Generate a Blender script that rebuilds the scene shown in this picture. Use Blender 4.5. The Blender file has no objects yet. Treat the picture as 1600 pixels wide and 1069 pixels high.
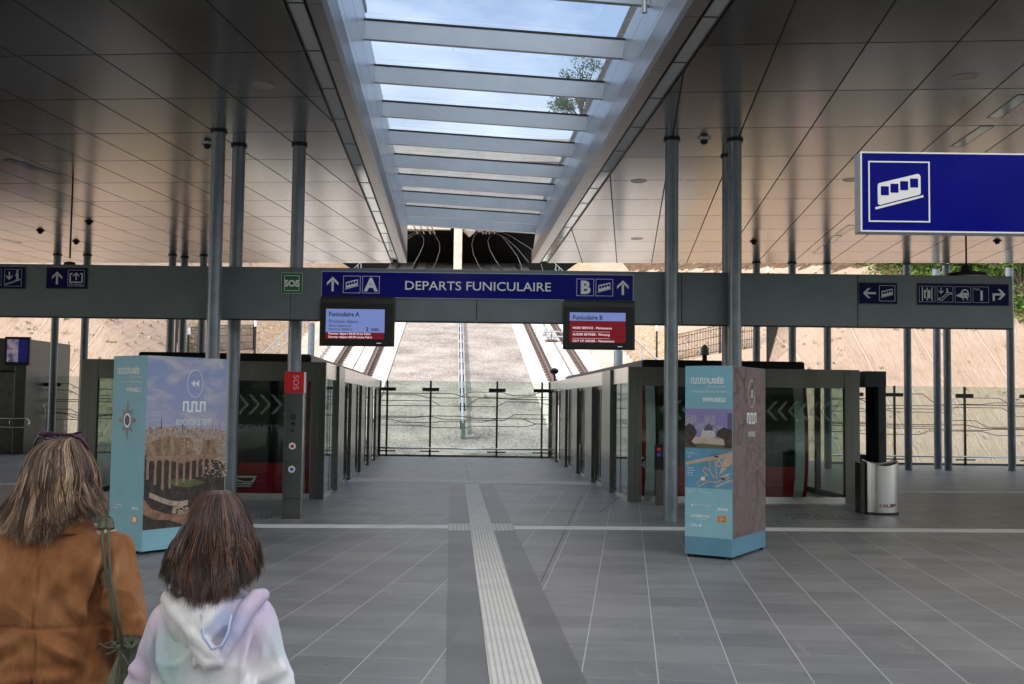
import bpy, bmesh, math, random
from mathutils import Vector, Matrix, noise
random.seed(7)
R = math.radians
sc = bpy.context.scene
COL = sc.collection

# ---------------------------------------------------------------- camera
FPX, PITCH, ROLL, EYE = 1650.0, math.atan(95/1650.0), 0.0125, 1.75
cam_d = bpy.data.cameras.new('camera'); cam = bpy.data.objects.new('camera', cam_d); COL.objects.link(cam)
cam_d.sensor_width = 36; cam_d.lens = FPX/1600*36; cam_d.clip_start = .1; cam_d.clip_end = 2000
CAMR = Matrix.Rotation(R(90)+PITCH, 4, 'X') @ Matrix.Rotation(ROLL, 4, 'Z')
cam.matrix_world = Matrix.Translation((0, 0, EYE)) @ CAMR
sc.camera = cam

# ---------------------------------------------------------------- light
SUN_EL, SUN_AZ = R(40), R(-115)       # azimuth clockwise from +Y: left, a little behind the camera
world = bpy.data.worlds.new('World'); sc.world = world; world.use_nodes = True
wn, wl = world.node_tree.nodes, world.node_tree.links
wn.clear()
sky = wn.new('ShaderNodeTexSky'); sky.sky_type = 'NISHITA'; sky.sun_disc = False
sky.sun_elevation = SUN_EL; sky.sun_rotation = SUN_AZ
sky.air_density = 1.0; sky.dust_density = 3.0
bgn = wn.new('ShaderNodeBackground'); bgn.inputs[1].default_value = .15
wout = wn.new('ShaderNodeOutputWorld')
tc = wn.new('ShaderNodeTexCoord'); nz = wn.new('ShaderNodeTexNoise'); nz.inputs['Scale'].default_value = 2.2; nz.inputs['Detail'].default_value = 7
mp = wn.new('ShaderNodeMapping'); mp.inputs['Scale'].default_value = (1, 1, 3)
cr = wn.new('ShaderNodeValToRGB'); cr.color_ramp.elements[0].position = .49; cr.color_ramp.elements[0].color = (.10,.10,.10,1); cr.color_ramp.elements[1].position = .74
mixc = wn.new('ShaderNodeMix'); mixc.data_type = 'RGBA'
wl.new(tc.outputs['Generated'], mp.inputs[0]); wl.new(mp.outputs[0], nz.inputs['Vector']); wl.new(nz.outputs['Fac'], cr.inputs[0])
sxw = wn.new('ShaderNodeSeparateXYZ'); wl.new(tc.outputs['Generated'], sxw.inputs[0])
mr = wn.new('ShaderNodeMapRange'); mr.inputs['From Min'].default_value = .10; mr.inputs['From Max'].default_value = -.55; mr.inputs['To Min'].default_value = 0; mr.inputs['To Max'].default_value = .9; wl.new(sxw.outputs[1], mr.inputs['Value'])
mxx = wn.new('ShaderNodeMath'); mxx.operation = 'MAXIMUM'; wl.new(mr.outputs[0], mxx.inputs[0]); wl.new(cr.outputs[0], mxx.inputs[1]); wl.new(mxx.outputs[0], mixc.inputs['Factor']); wl.new(sky.outputs[0], mixc.inputs['A']); mixc.inputs['B'].default_value = (8.0, 8.0, 8.0, 1)
wl.new(mixc.outputs['Result'], bgn.inputs[0]); wl.new(bgn.outputs[0], wout.inputs[0])
sun_d = bpy.data.lights.new('sun', 'SUN'); sun_d.energy = 2.1; sun_d.angle = R(.6); sun_d.color = (1, .95, .88)
sun = bpy.data.objects.new('sun', sun_d); COL.objects.link(sun)
sv = Vector((math.sin(SUN_AZ)*math.cos(SUN_EL), math.cos(SUN_AZ)*math.cos(SUN_EL), math.sin(SUN_EL)))
sun.rotation_euler = sv.to_track_quat('Z', 'Y').to_euler(); sun.location = sv*60
sc.view_settings.view_transform = 'Standard'; sc.view_settings.look = 'None'
sc.view_settings.exposure = 1.17; sc.view_settings.gamma = 1
sc.render.engine = 'CYCLES'
sc.cycles.max_bounces = 9; sc.cycles.diffuse_bounces = 5; sc.cycles.glossy_bounces = 4
sc.cycles.transparent_max_bounces = 24; sc.cycles.transmission_bounces = 6
sc.cycles.sample_clamp_indirect = 4; sc.cycles.blur_glossy = 1.0; sc.cycles.caustics_reflective = False

# ---------------------------------------------------------------- measuring helpers
def ray(px, py):
    return CAMR.to_3x3() @ Vector(((px-800)/FPX, -(py-534.5)/FPX, -1))
def atY(px, py, Y):
    d = ray(px, py); return Vector((0, 0, EYE)) + d*(Y/d.y)
def atZ(px, py, z=0.0):
    d = ray(px, py); return Vector((0, 0, EYE)) + d*((z-EYE)/d.z)
KS = .0588
F = Matrix.Rotation(math.atan(KS), 4, 'Z')      # frame of the skylight, the tracks and the screens
FI = F.inverted()
def FV(u, v, z): return F @ Vector((u, v, z))

# ---------------------------------------------------------------- node helpers
class NT:
    def __init__(s, name):
        s.m = bpy.data.materials.new(name); s.m.use_nodes = True
        s.t = s.m.node_tree; s.n = s.t.nodes; s.l = s.t.links; s.n.clear()
        s.out = s.n.new('ShaderNodeOutputMaterial')
        s.p = s.n.new('ShaderNodeBsdfPrincipled'); s.l.new(s.p.outputs[0], s.out.inputs[0])
        s.tc = s.n.new('ShaderNodeTexCoord')
    def set(s, **k):
        for a, v in k.items():
            i = s.p.inputs[a.replace('_', ' ')]
            if hasattr(v, 'links') or hasattr(v, 'is_linked'): s.l.new(v, i)
            elif isinstance(v, tuple) and len(v) == 3: i.default_value = (*v, 1)
            else: i.default_value = v
    def val(s, i, v):
        if isinstance(v, bpy.types.NodeSocket): s.l.new(v, i)
        else: i.default_value = v
    def math(s, op, a, b=0.0, c=None):
        m = s.n.new('ShaderNodeMath'); m.operation = op; s.val(m.inputs[0], a); s.val(m.inputs[1], b)
        if c is not None: s.val(m.inputs[2], c)
        return m.outputs[0]
    def dot(s, v, w):
        m = s.n.new('ShaderNodeVectorMath'); m.operation = 'DOT_PRODUCT'; s.l.new(v, m.inputs[0]); m.inputs[1].default_value = w
        return m.outputs['Value']
    def pos(s):
        g = s.n.new('ShaderNodeNewGeometry'); return g.outputs['Position']
    def noise(s, scale, detail=4, rough=.5, vec=None, sc3=None, dist=0):
        n = s.n.new('ShaderNodeTexNoise'); n.inputs['Scale'].default_value = scale; n.inputs['Detail'].default_value = detail
        n.inputs['Roughness'].default_value = rough; n.inputs['Distortion'].default_value = dist
        v = vec if vec is not None else s.tc.outputs['Object']
        if sc3:
            m = s.n.new('ShaderNodeMapping'); m.inputs['Scale'].default_value = sc3; s.l.new(v, m.inputs[0]); v = m.outputs[0]
        s.l.new(v, n.inputs['Vector']); return n.outputs['Fac']
    def ramp(s, f, stops):
        r = s.n.new('ShaderNodeValToRGB'); e = r.color_ramp.elements
        while len(e) < len(stops): e.new(.5)
        for el, (p, c) in zip(e, stops):
            el.position = p; el.color = (*c, 1) if len(c) == 3 else c
        s.l.new(f, r.inputs[0]); return r.outputs[0]
    def mix(s, f, a, b, mode='MIX'):
        m = s.n.new('ShaderNodeMix'); m.data_type = 'RGBA'; m.blend_type = mode
        s.val(m.inputs['Factor'], f)
        for k, v in (('A', a), ('B', b)):
            if isinstance(v, tuple): m.inputs[k].default_value = (*v, 1) if len(v) == 3 else v
            else: s.l.new(v, m.inputs[k])
        return m.outputs['Result']
    def bump(s, h, strength=.3, dist=.01):
        b = s.n.new('ShaderNodeBump'); b.inputs['Strength'].default_value = strength; b.inputs['Distance'].default_value = dist
        s.l.new(h, b.inputs['Height']); s.l.new(b.outputs[0], s.p.inputs['Normal'])

def pbr(name, col, rough=.6, metal=0., var=.12, vs=6., bump=0., bs=60., coat=0., sc3=None, spec=.5):
    t = NT(name)
    f = t.noise(vs, 5, .6, sc3=sc3)
    lo = tuple(max(0, c*(1-var*1.6)) for c in col); hi = tuple(min(1, c*(1+var*1.6)) for c in col)
    t.set(Base_Color=t.ramp(f, [(.3, lo), (.7, hi)]), Metallic=metal, Coat_Weight=coat)
    t.p.inputs['Specular IOR Level'].default_value = spec
    t.set(Roughness=t.math('MULTIPLY_ADD', f, .16, rough-.08))
    if bump: t.bump(t.noise(bs, 4), bump, .01)
    return t.m

def glassy(name, tint, alpha=.12, rough=.02, body=(.02,.03,.03), dark=0.):
    """thin architectural glass: clear pane with a Fresnel reflection and a tint"""
    t = NT(name); t.n.remove(t.p)
    tr = t.n.new('ShaderNodeBsdfTransparent'); tr.inputs[0].default_value = (*tint, 1)
    gl = t.n.new('ShaderNodeBsdfGlossy'); gl.inputs['Roughness'].default_value = rough; gl.inputs[0].default_value = (.9,.95,.95,1)
    df = t.n.new('ShaderNodeBsdfDiffuse'); df.inputs[0].default_value = (*body, 1)
    lw = t.n.new('ShaderNodeLayerWeight'); lw.inputs[0].default_value = .5
    m0 = t.n.new('ShaderNodeMixShader'); m0.inputs[0].default_value = dark; t.l.new(tr.outputs[0], m0.inputs[1]); t.l.new(df.outputs[0], m0.inputs[2])
    m1 = t.n.new('ShaderNodeMixShader')
    f = t.math('MULTIPLY_ADD', t.math('POWER', lw.outputs['Facing'], 5.), .9, .03+alpha)
    t.l.new(f, m1.inputs[0]); t.l.new(m0.outputs[0], m1.inputs[1]); t.l.new(gl.outputs[0], m1.inputs[2])
    t.l.new(m1.outputs[0], t.out.inputs[0]); return t.m

def emis(name, col, s):
    t = NT(name); t.set(Base_Color=(.01,.01,.01), Roughness=.2, Emission_Color=col, Emission_Strength=s); return t.m

# ---------------------------------------------------------------- mesh builder
I4 = Matrix.Identity(4)
def wloc(o):
    v = Vector((0, 0, 0))
    while o: v = v + o.location; o = o.parent
    return v
class MB:
    def __init__(s, M=None): s.v = []; s.f = []; s.M = M or I4; s.smooth = False
    def add(s, vs, fs, M=None):
        M = s.M @ M if M is not None else s.M
        b = len(s.v); s.v += [M @ Vector(v) for v in vs]; s.f += [tuple(i+b for i in f) for f in fs]; return s
    def box(s, x0, x1, y0, y1, z0, z1, M=None, bev=0):
        if bev:
            bm = bmesh.new(); bmesh.ops.create_cube(bm, size=1)
            for v in bm.verts: v.co = Vector((x0+(v.co.x+.5)*(x1-x0), y0+(v.co.y+.5)*(y1-y0), z0+(v.co.z+.5)*(z1-z0)))
            bmesh.ops.bevel(bm, geom=list(bm.edges), offset=bev, segments=2, affect='EDGES', profile=.5)
            bm.verts.ensure_lookup_table()
            s.add([v.co.copy() for v in bm.verts], [[v.index for v in f.verts] for f in bm.faces], M); bm.free(); return s
        vs = [(x0,y0,z0),(x1,y0,z0),(x1,y1,z0),(x0,y1,z0),(x0,y0,z1),(x1,y0,z1),(x1,y1,z1),(x0,y1,z1)]
        return s.add(vs, [(0,3,2,1),(4,5,6,7),(0,1,5,4),(1,2,6,5),(2,3,7,6),(3,0,4,7)], M)
    def poly(s, pts, z0=0., z1=.003, M=None):
        """extrude a 2D outline (x,y) from z0 to z1"""
        n = len(pts)
        if sum(pts[i][0]*pts[(i+1)%n][1]-pts[(i+1)%n][0]*pts[i][1] for i in range(n)) < 0: pts = pts[::-1]
        vs = [(x, y, z0) for x, y in pts] + [(x, y, z1) for x, y in pts]
        fs = [tuple(range(n))[::-1], tuple(range(n, 2*n))] + [(i, (i+1)%n, n+(i+1)%n, n+i) for i in range(n)]
        return s.add(vs, fs, M)
    def rect(s, x0, x1, y0, y1, z0=0., z1=.003, M=None): return s.poly([(x0,y0),(x1,y0),(x1,y1),(x0,y1)], z0, z1, M)
    def line(s, p, q, w, z0=0., z1=.003, M=None):
        p = Vector(p); q = Vector(q); d = (q-p).normalized(); n = Vector((-d.y, d.x))*w/2
        return s.poly([tuple(p+n), tuple(p-n), tuple(q-n), tuple(q+n)], z0, z1, M)
    def pline(s, pts, w, z0=0., z1=.003, M=None):
        for i in range(len(pts)-1):
            d = (Vector(pts[i+1])-Vector(pts[i])).normalized()*w*.45
            s.line(Vector(pts[i])-(d if i else d*0), pts[i+1], w, z0, z1+.00005*(i%2), M)
        return s
    def frame(s, x0, x1, y0, y1, w, z0=0., z1=.003, M=None):
        s.rect(x0, x1, y1-w, y1, z0, z1, M); s.rect(x0, x1, y0, y0+w, z0, z1, M)
        s.rect(x0, x0+w, y0+w, y1-w, z0, z1, M); return s.rect(x1-w, x1, y0+w, y1-w, z0, z1, M)
    def ring(s, cx, cy, rx, ry, w, z0=0., z1=.003, n=32, M=None):
        for i in range(n):
            a, b = 2*math.pi*i/n, 2*math.pi*(i+1)/n
            P = lambda t, k: (cx+(rx-k)*math.cos(t), cy+(ry-k)*math.sin(t))
            s.poly([P(a,0), P(b,0), P(b,w), P(a,w)], z0, z1, M)
        return s
    def disc(s, cx, cy, rx, ry=None, z0=0., z1=.003, n=24, M=None):
        ry = ry or rx; return s.poly([(cx+rx*math.cos(2*math.pi*i/n), cy+ry*math.sin(2*math.pi*i/n)) for i in range(n)], z0, z1, M)
    def tube(s, pts, r, n=8, M=None, cap=True, flat=None):
        pts = [Vector(p) for p in pts]; N = len(pts); vs = []; fs = []
        rs = r if isinstance(r, (list, tuple)) else [r]*N
        up = Vector((0, 0, 1)); prev = None
        for i, p in enumerate(pts):
            d = (pts[min(i+1, N-1)]-pts[max(i-1, 0)])
            if d.length < 1e-9: d = Vector((0,0,1))
            d.normalize()
            if prev is None:
                a = up if abs(d.z) < .9 else Vector((1, 0, 0)); x = d.cross(a).normalized()
            else: x = (prev - d*prev.dot(d)).normalized()
            prev = x; y = d.cross(x)
            for k in range(n):
                t = 2*math.pi*k/n; vs.append(p + x*math.cos(t)*rs[i] + y*math.sin(t)*rs[i]*(flat or 1))
        for i in range(N-1):
            for k in range(n): fs.append((i*n+k, i*n+(k+1)%n, (i+1)*n+(k+1)%n, (i+1)*n+k))
        if cap: fs += [tuple(range(n))[::-1], tuple(range((N-1)*n, N*n))]
        return s.add(vs, fs, M)
    def bar(s, p, q, w, h=None):
        """square bar between two points"""
        p = Vector(p); q = Vector(q); d = (q-p); L = d.length; d.normalize(); h = h or w
        a = Vector((0,0,1)) if abs(d.z) < .95 else Vector((0,1,0)); x = d.cross(a).normalized(); y = x.cross(d)
        vs = [p+x*i*w/2+y*j*h/2+d*k*L for k in (0,1) for i, j in ((-1,-1),(1,-1),(1,1),(-1,1))]
        return s.add(vs, [(0,1,2,3),(7,6,5,4),(0,4,5,1),(1,5,6,2),(2,6,7,3),(3,7,4,0)])
    def lathe(s, prof, n=24, M=None, sx=1, sy=1):
        """prof: (r, z) list"""
        vs = [(r*math.cos(2*math.pi*k/n)*sx, r*math.sin(2*math.pi*k/n)*sy, z) for r, z in prof for k in range(n)]
        fs = [(i*n+k, i*n+(k+1)%n, (i+1)*n+(k+1)%n, (i+1)*n+k) for i in range(len(prof)-1) for k in range(n)]
        fs += [tuple(range(n))[::-1], tuple(range((len(prof)-1)*n, len(prof)*n))]
        return s.add(vs, fs, M)
    def ell(s, c, rx, ry, rz, n=20, m=12):
        prof = [(max(math.sin(math.pi*i/m), .02), -math.cos(math.pi*i/m)*rz) for i in range(m+1)]
        return s.lathe(prof, n, Matrix.Translation(c), rx, ry)
    def text(s, txt, size, M=None, align='LEFT', ext=.0015, z=.0015, sx=1., bold=0., x=0, y=0):
        cu = bpy.data.curves.new('txt', 'FONT'); cu.body = txt; cu.size = size*1.38; cu.extrude = ext; cu.offset = bold
        cu.align_x = align; cu.resolution_u = 3
        o = bpy.data.objects.new('txt', cu); COL.objects.link(o)
        bpy.context.view_layer.update()
        me = bpy.data.meshes.new_from_object(o.evaluated_get(bpy.context.evaluated_depsgraph_get()))
        T = Matrix.Translation((x, y, z)) @ Matrix.Diagonal((sx, 1, 1, 1))
        T = (M @ T) if M is not None else T
        s.add([v.co.copy() for v in me.vertices], [tuple(p.vertices) for p in me.polygons], T)
        bpy.data.objects.remove(o); bpy.data.curves.remove(cu); bpy.data.meshes.remove(me); return s
    def build(s, name, mat, parent=None, smooth=False, angle=None):
        o0 = wloc(parent) if parent else Vector((0, 0, 0))
        me = bpy.data.meshes.new(name); me.from_pydata([v-o0 for v in s.v], [], s.f); me.materials.append(mat); me.update()
        if smooth:
            me.polygons.foreach_set('use_smooth', [True]*len(me.polygons))
        if angle: me.set_sharp_from_angle(angle=R(angle))
        o = bpy.data.objects.new(name, me); COL.objects.link(o); o.parent = parent; return o

def tag(o, label, cat, group=None, kind=None):
    if label: o['label'] = label
    if cat: o['category'] = cat
    if group: o['group'] = group
    if kind: o['kind'] = kind
    return o
def thing(name, label, cat, loc=(0,0,0), group=None):
    o = bpy.data.objects.new(name, None); COL.objects.link(o); o.location = loc; o.empty_display_size = .2
    return tag(o, label, cat, group)
def struct(o): o['kind'] = 'structure'; return o
def dup(root, loc, label=None):
    r = root.copy(); COL.objects.link(r); r.location = loc
    if label: r['label'] = label
    def rec(a, b):
        for ch in list(a.children):
            c = ch.copy(); COL.objects.link(c); c.parent = b; rec(ch, c)
    rec(root, r); return r

# ---------------------------------------------------------------- materials
steel = pbr('brushed_steel', (.17,.17,.16), .24, .9, .1, 3, .06, 220, sc3=(1,1,.06))
steel_dark = pbr('dark_steel', (.055,.057,.052), .36, .75, .12, 3, .05, 200, sc3=(1,1,.1))
steel_bright = pbr('bright_steel', (.72,.72,.70), .20, .95, .06, 4, .06, 260, sc3=(1,1,.04))
black = pbr('black_metal', (.012,.012,.013), .45, .3, .2)
blackmatte = pbr('black_matte', (.006,.006,.006), .9, 0, .2)
column_m = pbr('grey_column_paint', (.22,.26,.29), .32, .35, .10, 4, .03, 90)
beam_m = pbr('grey_beam_cladding', (.15,.18,.19), .45, .35, .07, 2.5, .02, 60)
alu = pbr('anodised_panel', (.46,.50,.54), .33, .55, .06, 1.2, .01, 50)
white_p = pbr('white_lettering', (.80,.80,.80), .45, 0, .02)
blue_s = pbr('blue_sign_face', (.0008,.002,.18), .10, 0, .06, 2, spec=.35)
navy_s = pbr('navy_sign_face', (.002,.002,.06), .6, 0, .08, 2, spec=.2)
dim_white = pbr('dim_white_marks', (.72,.74,.75), .5, 0, .05)
green_s = pbr('green_sign_face', (.01,.13,.05), .3, 0, .06)
red_s = pbr('red_panel', (.55,.01,.012), .35, 0, .06)
cloth_dark = pbr('dark_trousers', (.02,.022,.03), .9, 0, .2, 20, .3, 300)
skin_m = pbr('skin', (.55,.33,.24), .5, 0, .06, 12)
gl_clear = glassy('clear_glass', (.86,.92,.90), .03)
gl_screen = glassy('screen_door_glass', (.80,.86,.83), .0, .03)
gl_dark = glassy('tinted_vehicle_glass', (.34,.38,.37), .01, .03, (.01,.012,.012), .3)
# ================================================================ STRUCTURE
CZ = 5.84
cT = Vector((1, -.0838, 0)); cC = Vector((.1103, 1, 0)); det = 1+.1103*.0838
covA = (1/det, -.1103/det, 0); covB = (.0838/det, 1/det, 0)

def floor_mat(name, tint=.92, grout=(.52,.52,.49), gw=.006):
    t = NT(name); P = t.pos()
    p0 = atZ(1146.3, 878.8)
    a = t.math('DIVIDE', t.math('SUBTRACT', t.dot(P, covA), p0.dot(Vector(covA))), .49)
    row = t.math('FLOOR', a)
    wn_ = t.n.new('ShaderNodeTexWhiteNoise'); wn_.noise_dimensions = '1D'; t.l.new(row, wn_.inputs['W'])
    b = t.math('ADD', t.math('DIVIDE', t.dot(P, covB), .49), t.math('MULTIPLY', t.math('FLOOR', t.math('MULTIPLY', wn_.outputs[0], 3)), .333))
    fa, fb = t.math('FRACT', a), t.math('FRACT', b)
    da = t.math('MULTIPLY', t.math('SUBTRACT', .5, t.math('ABSOLUTE', t.math('SUBTRACT', fa, .5))), .49)
    db = t.math('MULTIPLY', t.math('SUBTRACT', .5, t.math('ABSOLUTE', t.math('SUBTRACT', fb, .5))), .49)
    ga = t.math('LESS_THAN', da, gw*.6); gb = t.math('LESS_THAN', db, gw*.45)
    g = t.math('MAXIMUM', ga, t.math('MULTIPLY', gb, .6))
    cv = t.n.new('ShaderNodeCombineXYZ'); t.l.new(row, cv.inputs[0]); t.l.new(t.math('FLOOR', b), cv.inputs[1])
    w2 = t.n.new('ShaderNodeTexWhiteNoise'); t.l.new(cv.outputs[0], w2.inputs['Vector'])
    n1 = t.noise(.7, 6, .65, sc3=(1, 2.2, 1)); n2 = t.noise(5, 6, .7, sc3=(.35, 3.5, 1)); n3 = t.noise(90, 2)
    s = t.math('ADD', t.math('MULTIPLY', n1, .5), t.math('ADD', t.math('MULTIPLY', n2, .45), t.math('MULTIPLY', w2.outputs[0], .15)))
    s = t.math('ADD', s, t.math('MULTIPLY', n3, .08))
    k = tint
    base = t.ramp(s, [(.3, (.125*k,.127*k,.128*k)), (.55, (.215*k,.216*k,.215*k)), (.8, (.33*k,.325*k,.315*k))])
    vs_ = t.n.new('ShaderNodeTexVoronoi'); vs_.inputs['Scale'].default_value = 1.3; t.l.new(P, vs_.inputs['Vector'])
    v3_ = t.n.new('ShaderNodeTexVoronoi'); v3_.inputs['Scale'].default_value = 3.7; t.l.new(P, v3_.inputs['Vector'])
    gum = t.math('MAXIMUM', t.math('LESS_THAN', vs_.outputs['Distance'], .028), t.math('LESS_THAN', v3_.outputs['Distance'], .035))
    stain = t.ramp(t.noise(.45, 7, .7, vec=P), [(.52, (0,0,0)), (.70, (1,1,1))])
    scuff = t.ramp(t.noise(1.6, 8, .75, vec=P, sc3=(3.5,.5,1), dist=.8), [(.60, (0,0,0)), (.68, (1,1,1))])
    base = t.mix(t.math('MULTIPLY', stain, .30), base, (.13*k,.125*k,.12*k)); base = t.mix(t.math('MULTIPLY', scuff, .30), base, (.42*k,.415*k,.40*k))
    base = t.mix(t.math('MULTIPLY', gum, .5), base, (.09,.088,.085))
    col = t.mix(g, base, grout)
    t.set(Base_Color=col, Roughness=t.math('MULTIPLY_ADD', n2, .3, .28))
    t.p.inputs['Specular IOR Level'].default_value = .45
    t.bump(t.math('SUBTRACT', t.math('MULTIPLY', n3, .2), t.math('MULTIPLY', g, .6)), .12, .01)
    return t.m
floor_m = floor_mat('concourse_tiles')
mb = MB(); mb.add([(-60,-2.4,-.02),(60,-2.4,-.02),(60,34.4,-.02),(-60,34.4,-.02),(-60,-2.4,-.3),(60,-2.4,-.3),(60,34.4,-.3),(-60,34.4,-.3)], [(4,7,6,5),(0,1,5,4),(1,2,6,5),(2,3,7,6),(3,0,4,7)])
mb.add([(-60,-2.4,0),(60,-2.4,0),(60,34.4,0),(-60,34.4,0),(-60,-2.4,-.02),(60,-2.4,-.02),(60,34.4,-.02),(-60,34.4,-.02)], [(0,1,2,3),(0,4,5,1),(1,5,6,2),(2,6,7,3),(3,7,4,0)])
struct(mb.build('floor', floor_m))
paving = pbr('sunlit_paving', (.20,.19,.18), .8, 0, .12, .5)
mb = MB(); mb.add([(-400,-300,-.02),(400,-300,-.02),(400,-2.4,-.02),(-400,-2.4,-.02)], [(0,1,2,3)])
struct(mb.build('forecourt', paving))

# ---- lines and tactile paving let into the floor
def tact_mat(name, base, cov, pitch, amt=.55):
    t = NT(name); P = t.pos()
    x = t.math('FRACT', t.math('DIVIDE', t.dot(P, cov), pitch))
    tri = t.math('ABSOLUTE', t.math('SUBTRACT', x, .5))
    g = t.math('LESS_THAN', tri, .17)
    n = t.noise(3, 6, .7)
    hi = t.ramp(n, [(.3, tuple(c*.8 for c in base)), (.75, base)])
    t.set(Base_Color=t.mix(t.math('MULTIPLY', g, amt), hi, tuple(c*.4 for c in base)), Roughness=.6)
    t.bump(t.math('SUBTRACT', 1., t.math('MULTIPLY', g, 1.)), .4, .004); return t.m
ca = math.atan(KS)
tact_long = tact_mat('ribbed_strip', (.80,.77,.69), (math.cos(ca), math.sin(ca), 0), .0395)
tact_cross = tact_mat('ribbed_cross', (.72,.70,.63), (math.cos(ca), math.sin(ca), 0), .055, .5)
whiteline = pbr('white_stone_line', (.80,.79,.74), .6, 0, .08, 3)
darktile = floor_mat('dark_tiles', .60, (.2,.2,.2), .003)
def quad_px(name, pts, z, mat, label, cat):
    mb = MB(); mb.poly([tuple(atZ(x, y, 0).xy) for x, y in pts], .0005, z); o = mb.build(name, mat); return struct(o)
quad_px('dark_tile_band', [(702,757.5),(771,757.5),(1003,1250),(694,1250)], .003, darktile, '', '')
quad_px('white_line', [(-60,817.5),(701,820.6),(701,826),(-60,822.5)], .004, whiteline, '', '')
quad_px('white_line', [(803,822),(1700,828),(1700,833),(803,827)], .004, whiteline, '', '')
quad_px('white_line', [(1390,767),(1700,768.5),(1700,771.5),(1390,769.5)], .004, whiteline, '', '')
quad_px('white_line', [(-60,754),(30,755),(30,758),(-60,757)], .004, whiteline, '', '')
quad_px('tactile_cross_strip', [(548,747),(920,753),(924,758.5),(543,753)], .005, tact_cross, '', '')
quad_px('tactile_cross_strip', [(701,818.5),(800,818.5),(803,829.5),(700,829.5)], .0055, tact_cross, '', '')
quad_px('tactile_guide_strip', [(726,756.5),(748,756.5),(909.6,1270),(791.2,1270)], .008, tact_long, '', '')
joint_m = pbr('joint_filler', (.03,.03,.03), .9)
for a, b in (((726.5,725),(734,752)),((910,772),(845,910)),((1000,752),(938,800))):
    p, q = atZ(*a), atZ(*b); mb = MB(); mb.line((p.x,p.y), (q.x,q.y), .007, .0005, .002); struct(mb.build('floor_joint', joint_m))
drain_m = blackmatte
for i, (x0, x1, y0, y1, lab) in enumerate(((1240,1346,804,811,'row of dark drainage slots in the floor beside the steel litter bin'),(392,440,806,811,'dark drainage slots in the floor left of the emergency pillar foot'),(462,486,802,810,'dark drainage slots in the floor just right of the emergency pillar foot'))):
    mb = MB(); p, q = atZ(x0, y1), atZ(x1, y0)
    nx = int((q.x-p.x)/.07)
    for r in range(4):
        for k in range(nx):
            X = p.x + k*.07 + (r % 2)*.03; Y = p.y + r*(q.y-p.y)/4
            if random.random() < .85: mb.box(X, X+.045, Y, Y+.05, .0004, .002)
    tag(mb.build('floor_drain', drain_m), lab, 'floor drain', 'drainage slots let into the floor')

# ---- roof
def ceil_mat(name):
    t = NT(name); P = t.pos()
    p0 = atZ(1243, 0, CZ); p1 = atZ(0, 88, CZ)
    a = t.math('DIVIDE', t.math('SUBTRACT', t.dot(P, covA), p0.dot(Vector(covA))), .995)
    b = t.math('DIVIDE', t.math('SUBTRACT', t.dot(P, covB), p1.dot(Vector(covB))), 1.81)
    fa, fb = t.math('FRACT', a), t.math('FRACT', b)
    da = t.math('MULTIPLY', t.math('SUBTRACT', .5, t.math('ABSOLUTE', t.math('SUBTRACT', fa, .5))), .995)
    db = t.math('MULTIPLY', t.math('SUBTRACT', .5, t.math('ABSOLUTE', t.math('SUBTRACT', fb, .5))), 1.81)
    g = t.math('MAXIMUM', t.math('LESS_THAN', da, .011), t.math('LESS_THAN', db, .013))
    cv = t.n.new('ShaderNodeCombineXYZ'); t.l.new(t.math('FLOOR', a), cv.inputs[0]); t.l.new(t.math('FLOOR', b), cv.inputs[1])
    w2 = t.n.new('ShaderNodeTexWhiteNoise'); t.l.new(cv.outputs[0], w2.inputs['Vector'])
    n = t.noise(2.5, 6, .6); nf = t.noise(14, 4, .6, sc3=(1, .12, 1))
    s = t.math('ADD', t.math('MULTIPLY', w2.outputs[0], .5), t.math('MULTIPLY', n, .5))
    base = t.ramp(s, [(.2, (.27,.255,.24)), (.8, (.34,.32,.30))])
    t.set(Base_Color=t.mix(g, base, (.004,.004,.004)))
    met = t.math('MULTIPLY', t.math('SUBTRACT', 1., g), .92); t.set(Metallic=met)
    r = t.math('ADD', t.math('MULTIPLY_ADD', nf, .08, .15), t.math('MULTIPLY', g, .6)); t.set(Roughness=r)
    # every sheet hangs a hair out of level
    vm = t.n.new('ShaderNodeVectorMath'); vm.operation = 'MULTIPLY_ADD'
    t.l.new(w2.outputs['Color'], vm.inputs[0]); vm.inputs[1].default_value = (.012,.012,0); 
    geo = t.n.new('ShaderNodeNewGeometry'); t.l.new(geo.outputs['Normal'], vm.inputs[2])
    v2 = t.n.new('ShaderNodeVectorMath'); v2.operation = 'SUBTRACT'; t.l.new(vm.outputs[0], v2.inputs[0]); v2.inputs[1].default_value = (.006,.006,0)
    v3 = t.n.new('ShaderNodeVectorMath'); v3.operation = 'NORMALIZE'; t.l.new(v2.outputs[0], v3.inputs[0])
    t.l.new(v3.outputs[0], t.p.inputs['Normal'])
    return t.m
ceil_m = ceil_mat('ceiling_panels')
roof = thing('station_roof', 'wide grey metal canopy of panels with a long central skylight over the concourse', 'roof', (0, 16, CZ))
UL, UR = -1.31, 2.345          # edges of the roof opening, frame F
VB = 9.3                      # rear edge of the canopy
eL = atZ(0, 411, CZ); eR = atZ(1600, 411, CZ); sl = (eR.y-eL.y)/(eR.x-eL.x)
def edgeY(x): return eL.y + (x-eL.x)*sl
def ufront(u):
    y = 31.
    for _ in range(6): p = FV(u, y, 0); y += edgeY(p.x)-p.y
    return y
def slab(u0, u1, z0, z1, name, mat, par):
    a = FV(u0, VB, 0); b = FV(u1, VB, 0); c = FV(u1, ufront(u1), 0); d = FV(u0, ufront(u0), 0)
    mb = MB(); mb.poly([(p.x, p.y) for p in (a, b, c, d)], z0, z1); return mb.build(name, mat, par)
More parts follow.
